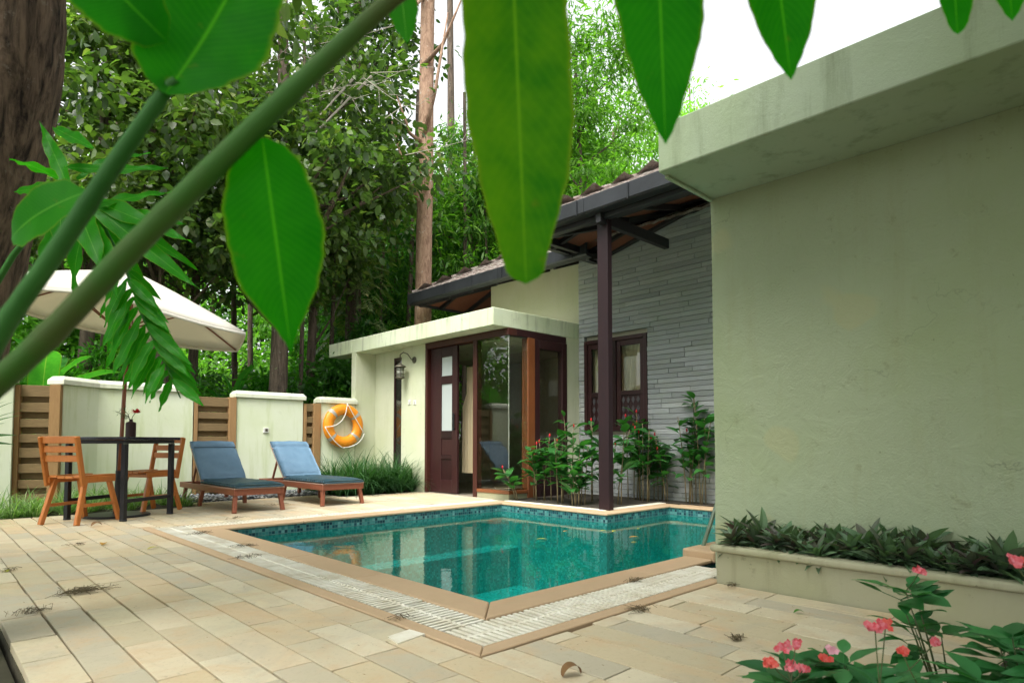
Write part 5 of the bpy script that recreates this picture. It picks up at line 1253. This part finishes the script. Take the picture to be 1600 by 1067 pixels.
# thin bare trunks in the gaps
for i, (px_, dp, r_) in enumerate([(372, 13, .065), (395, 16, .08), (482, 13.5, .05), (497, 16, .09), (630, 14, .06), (300, 14, .08), (268, 15, .08), (150, 12, .07), (585, 14.2, .05), (722, 14.4, .06), (465, 11.4, .045), (212, 11, .06), (512, 12.8, .05), (770, 14.6, .05)]):
    p = gx(px_, dp); tree('slender_tree', 'thin bare trunk among the trees behind the garden wall', 'tree', 'slender trunks behind the garden wall', p.x, p.y, 9, r_, 'bark_grey', None, .015, 0, .6)
# shrubs behind the wall
def shrub(label, px_, dp, h, r_, mat, n, Lr, asp, group='shrubs just behind the garden wall', dr=.2):
    p = gx(px_, dp); t = thing('shrub', label, 'shrub', (p.x, p.y, -.15), 0, group)
    fo, cs = crown('foliage', mat, t, h * .55, (r_, r_, h * .5), n, Lr, asp, 60, .17, dr, .2)
    b = MB()
    for c in cs[:12]: c = Vector(c); b.tube([(0, 0, 0), c * .5 + Vector((0, 0, .1)), c], [.022, .015, .006], 6, cap=False)
    b.build('branches', 'bark_grey', t)
for a in [('bright ferny shrub behind the left wall panel, under the umbrella', 150, 9.6, 2.3, .9, 'leaf_shrub', 9000, (.07, .14), .34), ('bright shrub behind the wall bend left of the umbrella pole', 90, 9.2, 2.0, .8, 'leaf_shrub', 7000, (.07, .14), .34), ('green shrub behind the wall right of the umbrella pole', 235, 10.6, 2.1, .9, 'leaf_shrub', 7000, (.08, .16), .4),
          ('shrub behind the wooden gate, left of the banana plant', 315, 11.8, 2.1, .8, 'leaf_dark', 6000, (.08, .16), .45), ('leafy shrub behind the middle wall panel', 450, 12.0, 2.3, 1.0, 'leaf_shrub', 8000, (.08, .15), .4), ('shrub seen through the opening under the slab end', 525, 12.0, 2.6, 1.1, 'leaf_dark', 9000, (.09, .17), .4),
          ('shrub behind the left end of the garden', 10, 9.0, 2.0, .9, 'leaf_shrub', 7000, (.08, .15), .4), ('shrub beyond the roof slab left of the red trunk', 590, 13.0, 3.4, 1.2, 'leaf_dark', 11000, (.09, .18), .35), ('yellow green shrub under the thin trunks', 395, 15, 2.6, 1.3, 'leaf_far', 8000, (.10, .18), .4), ('shrub deep behind the garden gate', 330, 15.5, 2.8, 1.3, 'leaf_far', 8000, (.10, .18), .4),
          ('tall shrub behind the slab end, below the climber', 500, 15, 3.4, 1.3, 'leaf_shrub', 9000, (.10, .18), .35)]: shrub(*a)
# banana plants
def banana(label, px_, dp, h, n, L, w_, seed, z0=.9):
    random.seed(seed); p = gx(px_, dp); t = thing('banana_plant', label, 'plant', (p.x, p.y, -.15), 0, 'banana plants behind the garden wall'); b = MB(); b.tube([(0, 0, 0), (0, 0, z0), (.03, .02, h)], [.09, .07, .04], 10); b.build('stem', 'stem', t, smooth=True)
    for i in range(n):
        a = i * 2.4 + random.uniform(-.3, .3); el = random.uniform(.5, 1.35); d = Vector((math.cos(a) * math.cos(el), math.sin(a) * math.cos(el), math.sin(el))); s_ = Vector((0, 0, h - .1)); b = MB()
        K = 14; e_ = s_ + d * .15; b.tube([s_, e_], .014, 6, cap=False); b.leaf(e_, e_ + d * L * random.uniform(.8, 1.1), w_, Vector((0, 0, 1)) - d * d.z + Vector((math.cos(a), math.sin(a), 0)) * -.2, fold=.3, droop=.13, nu=K, nv=2, wave=.008, prof=lambda q: min(1, q * 9) * max(0, 1 - max(0, (q - .7) / .3) ** 2) ** .5); b.build('leaf', 'banana', t, smooth=True)
    random.setstate(st_rng)
banana('banana plant with ribbed leaves behind the leftmost gate', 62, 8.6, 1.4, 6, .95, .34, 3); banana('banana plant with bright upright leaves behind the middle wall panel', 362, 11.3, 1.45, 7, .85, .2, 5); banana('low banana plant beside the bright upright one', 405, 12.2, 1.2, 6, .7, .2, 9)
# monstera climbing the dark trunk
p = gx(552, 13.2); t = thing('climbing_plant', 'split leaved climber on the dark trunk above the slab', 'climber', (p.x, p.y, 0)); b = MB()
b.tube([(0, -.05, 0), (.05, -.12, 2), (-.05, -.15, 4.3)], .03, 6); b.build('vine', 'stem', t)
b = MB()
for i in range(150):
    z = random.uniform(1.6, 5.0); a = random.uniform(0, 6.28); rr = random.uniform(.2, .75) * (1.15 - abs(z - 3.0) * .25); c = Vector((rr * math.cos(a), rr * math.sin(a), z)); d = Vector((math.cos(a) * .6, math.sin(a) * .6, random.uniform(-1, .1))).normalized(); L = random.uniform(.26, .42)
    n_ = Vector((math.cos(a), math.sin(a), .8)).normalized(); sd_ = d.cross(n_).normalized()
    for s_ in (-1, 1):                      # split fingers either side of the midrib
        for k in range(6):
            q = k / 5.5; o_ = c + d * (L * q); dd = (sd_ * s_ * (1 - q * .5) + d * (.35 + q * .8)).normalized(); b.leaf(o_, o_ + dd * L * .48 * math.sin(math.pi * (.25 + q * .6)), L * .15, n_, nu=2, fold=.1)
b.uv = []; b.build('foliage', m_leaf('leaf_monstera', [(0, (.02, .07, .02)), (.7, (.05, .15, .035)), (.95, (.12, .22, .06)), (1, (.5, .45, .2))], .35, .4), t)

# ------------------------------------------------------------------ near left: big trunk, fronds, dark palm
p = at(-48, 900, 1.95); t = thing('leaning_tree', 'rough barked trunk close by at the left edge of the picture', 'tree', (0, 0, 0)); b = MB()
cl = [(-170, 1080), (-150, 800), (-105, 600), (-72, 470), (-45, 330), (-20, 210), (0, 90), (3, 0), (3, -150), (-10, -500)]; rd = [80, 80, 80, 80, 80, 81, 82, 82, 82, 80]
pts = [at(x, y, 2.2) for x, y in cl]; radp = [r_ / FPX * 2.2 for r_ in rd]; pts2, rr2 = [], []
g0 = Vector((pts[0].x, pts[0].y, -.15)); pts = [g0] + pts[1:]; 
for i in range(len(pts) - 1):
    for q in range(4): pts2.append(pts[i].lerp(pts[i + 1], q / 4)); rr2.append(radp[i] * (1 - q / 4) + radp[i + 1] * q / 4)
b.tube(pts2, rr2, 40, lump=.022); b.build('trunk', 'bark_near', t, smooth=True)
top = pts2[-1]; fo, cs = crown('crown', 'leaf_broad', t, 0, (1.6, 1.6, 1.0), 4000, (.12, .2), .5, 40, .3); fo.location = (top.x, top.y, top.z + 1.0)
b = MB()
for c in cs[:10]: b.tube([top, top.lerp(fo.location + Vector(c), .5), fo.location + Vector(c)], [.07, .04, .015], 7, cap=False)
b.build('limbs', 'bark_near', t)
# frond bearing plant (leaflets at depth ~2.2 m)
def lf(b, a, c, w_, d1, d2, nrm=None, **k):
    b.leaf(at(*a, d1), at(*c, d2), w_, nrm if nrm else (-_f + _u * .5), nu=k.pop('nu', 14), wave=k.pop('wave', .020), nv=k.pop('nv', 2), rag=.10, **k)
t = thing('frond_plant', 'bright green plant with toothed fronds hanging before the umbrella', 'plant', (0, 0, 0)); D0 = 1.9
S0 = at(-160, 690, D0); b = MB(); b.tube([(S0.x, S0.y, -.15), at(-100, 600, D0), at(20, 400, D0), at(100, 300, D0), at(150, 330, D0), at(196, 420, D0), at(225, 500, D0), at(262, 575, D0), at(282, 622, D0)], [.012, .011, .009, .007, .006, .004, .0035, .003, .002], 8); b.build('stem', 'gstem2', t, smooth=True)
k_ = D0 / FPX
up_l = [((110, 300), (62, 190), 30), ((85, 200), (148, 232), 26), ((110, 300), (300, 378), 34), ((125, 305), (312, 452), 38), ((150, 330), (310, 422), 30), ((140, 320), (230, 455), 44), ((120, 310), (165, 430), 46), ((105, 300), (95, 400), 44), ((95, 300), (22, 300), 34), ((150, 322), (268, 300), 26), ((160, 325), (290, 350), 26), ((100, 262), (262, 262), 30), ((120, 280), (235, 240), 24), ((90, 280), (15, 250), 30), ((140, 340), (120, 470), 40), ((150, 350), (185, 470), 36), ((100, 330), (60, 440), 38)]
for i, (a, c, w_) in enumerate(up_l):
    b = MB(); b.uv = []; lf(b, a, c, w_ * .85 * k_, D0 + random.uniform(-.05, .05), D0 + random.uniform(-.18, .2), fold=.15, droop=random.uniform(-.03, .08)); b.build('leaflet', 'frond', t, smooth=True)
rach = [(196, 420), (200, 435), (205, 450), (210, 464), (215, 478), (222, 492), (228, 505), (234, 518), (240, 530), (246, 543), (252, 555), (258, 567), (264, 578), (270, 592)]
for i, (x, y) in enumerate(rach):
    L1, L2 = [(75, 62), (95, 70), (100, 84), (88, 84), (78, 76), (62, 64), (50, 54), (36, 44)][i // 2]
    for s_, L, (dx, dy) in ((-1, L1, (-.45, .89)), (1, L2, (.72, .69))):
        b = MB(); lf(b, (x, y), (x + dx * L * 1.15 + random.uniform(-6, 6), y + dy * L * 1.15), (14 + L * .06) * k_, D0, D0 + random.uniform(-.08, .1), fold=.2, droop=random.uniform(-.02, .05)); b.build('leaflet', 'frond', t, smooth=True)
# dark palm leaf at the left edge
pb_ = gx(-75, 3.6); t = thing('small_palm', 'dark narrow leaved palm at the left edge before the wall', 'palm', (pb_.x, pb_.y, -.15)); b = MB(); b.tube([(0, 0, 0), (0, 0, .8)], .02, 8); b.build('stem', 'stem', t, smooth=True)
tips = [((30, 625), 12), ((36, 648), 11), ((28, 680), 18), ((38, 640), 7), ((12, 625), 9), ((25, 695), 14), ((10, 660), 16), ((-30, 580), 16), ((-80, 560), 16), ((-150, 620), 16)]
for (tx, ty), w_ in tips:
    e = at(tx, ty, 3.5) - Vector((pb_.x, pb_.y, -.15)); s_ = Vector((0, 0, .80)); b = MB()
    b.leaf(s_, e, w_ * 3.5 / FPX, (-_f * .6 + Vector((0, 0, 1))), nu=10, droop=.10, fold=.25); b.build('leaf', 'leaf_dark', t, smooth=True)

# ------------------------------------------------------------------ foreground ginger plant just in front of the viewer
t = thing('ginger_plant', 'large leaved plant whose stems cross close in front of the view', 'plant', (0, 0, 0))
DG = .50
gp0 = at(-420, 1000, DG); g_ = Vector((gp0.x - .02, gp0.y + .03, -.15))
def stem(name, pts, rads, mat):
    P_, R_ = [], []
    for i in range(len(pts) - 1):
        a0 = pts[max(0, i - 1)]; a1, a2 = pts[i], pts[i + 1]; a3 = pts[min(len(pts) - 1, i + 2)]
        for q in range(8):
            u = q / 8; P_.append(.5 * ((2 * a1) + (a2 - a0) * u + (2 * a0 - 5 * a1 + 4 * a2 - a3) * u * u + (3 * a1 - a0 - 3 * a2 + a3) * u ** 3)); k_ = (i * 8 + q) % 11
            R_.append((rads[i] * (1 - u) + rads[i + 1] * u) * (1.07 if k_ == 0 else .97 if k_ == 1 else 1 + random.uniform(-.012, .012)))
    P_.append(pts[-1]); R_.append(rads[-1]); b = MB(); b.tube(P_, R_, 20); return b.build(name, mat, t, smooth=True)
sp_ = [at(-330, 890, DG), at(-130, 710, DG), at(60, 540, DG), at(190, 405, DG), at(330, 265, DG), at(470, 130, DG), at(600, 10, DG), at(700, -70, DG), at(850, -170, DG), at(1000, -230, DG + .02), at(1200, -290, DG + .05), at(1450, -260, DG + .1), at(1600, -200, DG + .12)]
pw = [22, 22, 22, 21, 20, 18, 15, 13, 11, 10, 9, 7, 5]
b = MB(); stem('stem', [g_, g_.lerp(sp_[0], .6)] + sp_, [w_ * DG / FPX for w_ in [19, 19] + [q * .86 for q in pw]], 'gstem')
sp2 = [at(-230, 900, DG + .06), at(-70, 650, DG + .06), at(10, 505, DG + .06), at(90, 390, DG + .06), at(180, 255, DG + .06), at(250, 155, DG + .06), at(275, 125, DG + .06)]
stem('stem', [g_ + Vector((.03, .0, 0)), (g_ + Vector((.03, 0, 0))).lerp(sp2[0], .6)] + sp2, [w_ * .56 / FPX for w_ in (15, 15, 15, 15, 14.5, 14, 13, 11, 6)], 'gstem2')
def gleaf(a, c, wpx, d1, d2, prof=None, mat='blade', fold=.12, droop=.0, wave=.004, nrm=None, nu=70, nv=5, roll=0, rag=.045):
    b = MB(); n_ = (-_f + _u * .15 + _r * roll); b.leaf(at(*a, d1), at(*c, d2), wpx * (d1 + d2) / 2 / FPX, nrm or n_, fold=fold, droop=droop, nu=nu, nv=nv, wave=wave, prof=prof, rag=rag); return b.build('leaf', mat, t, smooth=True)
def prof_of(tab):
    def f(q):
        for (a, x), (b_, y) in zip(tab, tab[1:]):
            if q <= b_: u = (q - a) / (b_ - a); u = u * u * (3 - 2 * u) * .4 + u * .6; return x + (y - x) * u
        return tab[-1][1]
    return f
gleaf((795, -200), (822, 443), 172, DG, DG + .015, prof_of([(0, .05), (.08, .5), (.25, .93), (.45, 1.0), (.6, .97), (.72, .84), (.82, .68), (.90, .48), (.94, .40), (.975, .33), (.99, .22), (1, .02)]), 'blade_old', roll=.1, wave=.003)
gleaf((1022, -240), (1040, 226), 136, DG + .03, DG + .05, prof_of([(0, .05), (.15, .7), (.35, .97), (.52, 1.0), (.66, .88), (.78, .64), (.88, .40), (.95, .2), (1, .01)]), roll=-.1)
gleaf((1188, -260), (1236, 126), 116, DG + .06, DG + .08, prof_of([(0, .05), (.2, .8), (.45, 1), (.66, .95), (.8, .72), (.9, .42), (.96, .2), (1, .01)]))
gleaf((1478, -230), (1496, 54), 62, DG + .10, DG + .12, prof_of([(0, .05), (.3, .8), (.6, 1), (.82, .9), (.93, .6), (.98, .35), (1, .03)]))
gleaf((1560, -210), (1582, 34), 66, DG + .12, DG + .14, prof_of([(0, .05), (.3, .8), (.6, 1), (.82, .85), (.94, .4), (1, .02)]))
gleaf((410, 216), (455, 550), 146, DG + .02, DG + .04, prof_of([(0, .10), (.05, .50), (.15, .80), (.30, .97), (.42, 1.0), (.55, .96), (.68, .8), (.8, .50), (.9, .22), (.96, .08), (1, .01)]), roll=.15, wave=.005)
gleaf((258, 146), (405, -110), 188, DG + .05, DG + .14, prof_of([(0, .05), (.04, .35), (.14, .72), (.3, .97), (.5, 1.0), (.7, .85), (.9, .45), (1, .02)]), droop=-.05, roll=.3, wave=.006)
gleaf((262, 66), (110, -90), 130, DG + .06, DG + .05, prof_of([(0, .02), (.08, .5), (.3, .9), (.6, 1.0), (.85, .6), (1, .02)]), roll=-.3, droop=.08)
gleaf((622, -60), (636, 69), 48, DG + .20, DG + .22, prof_of([(0, .1), (.3, .9), (.6, 1), (.8, .7), (.93, .3), (1, .02)]), 'frond')
gleaf((560, -60), (480, -8), 60, DG + .05, DG + .1)
gleaf((135, 300), (18, 372), 84, .80, .86, prof_of([(0, .1), (.15, .7), (.45, 1), (.75, .85), (.92, .5), (1, .05)]), 'frond', droop=.06)
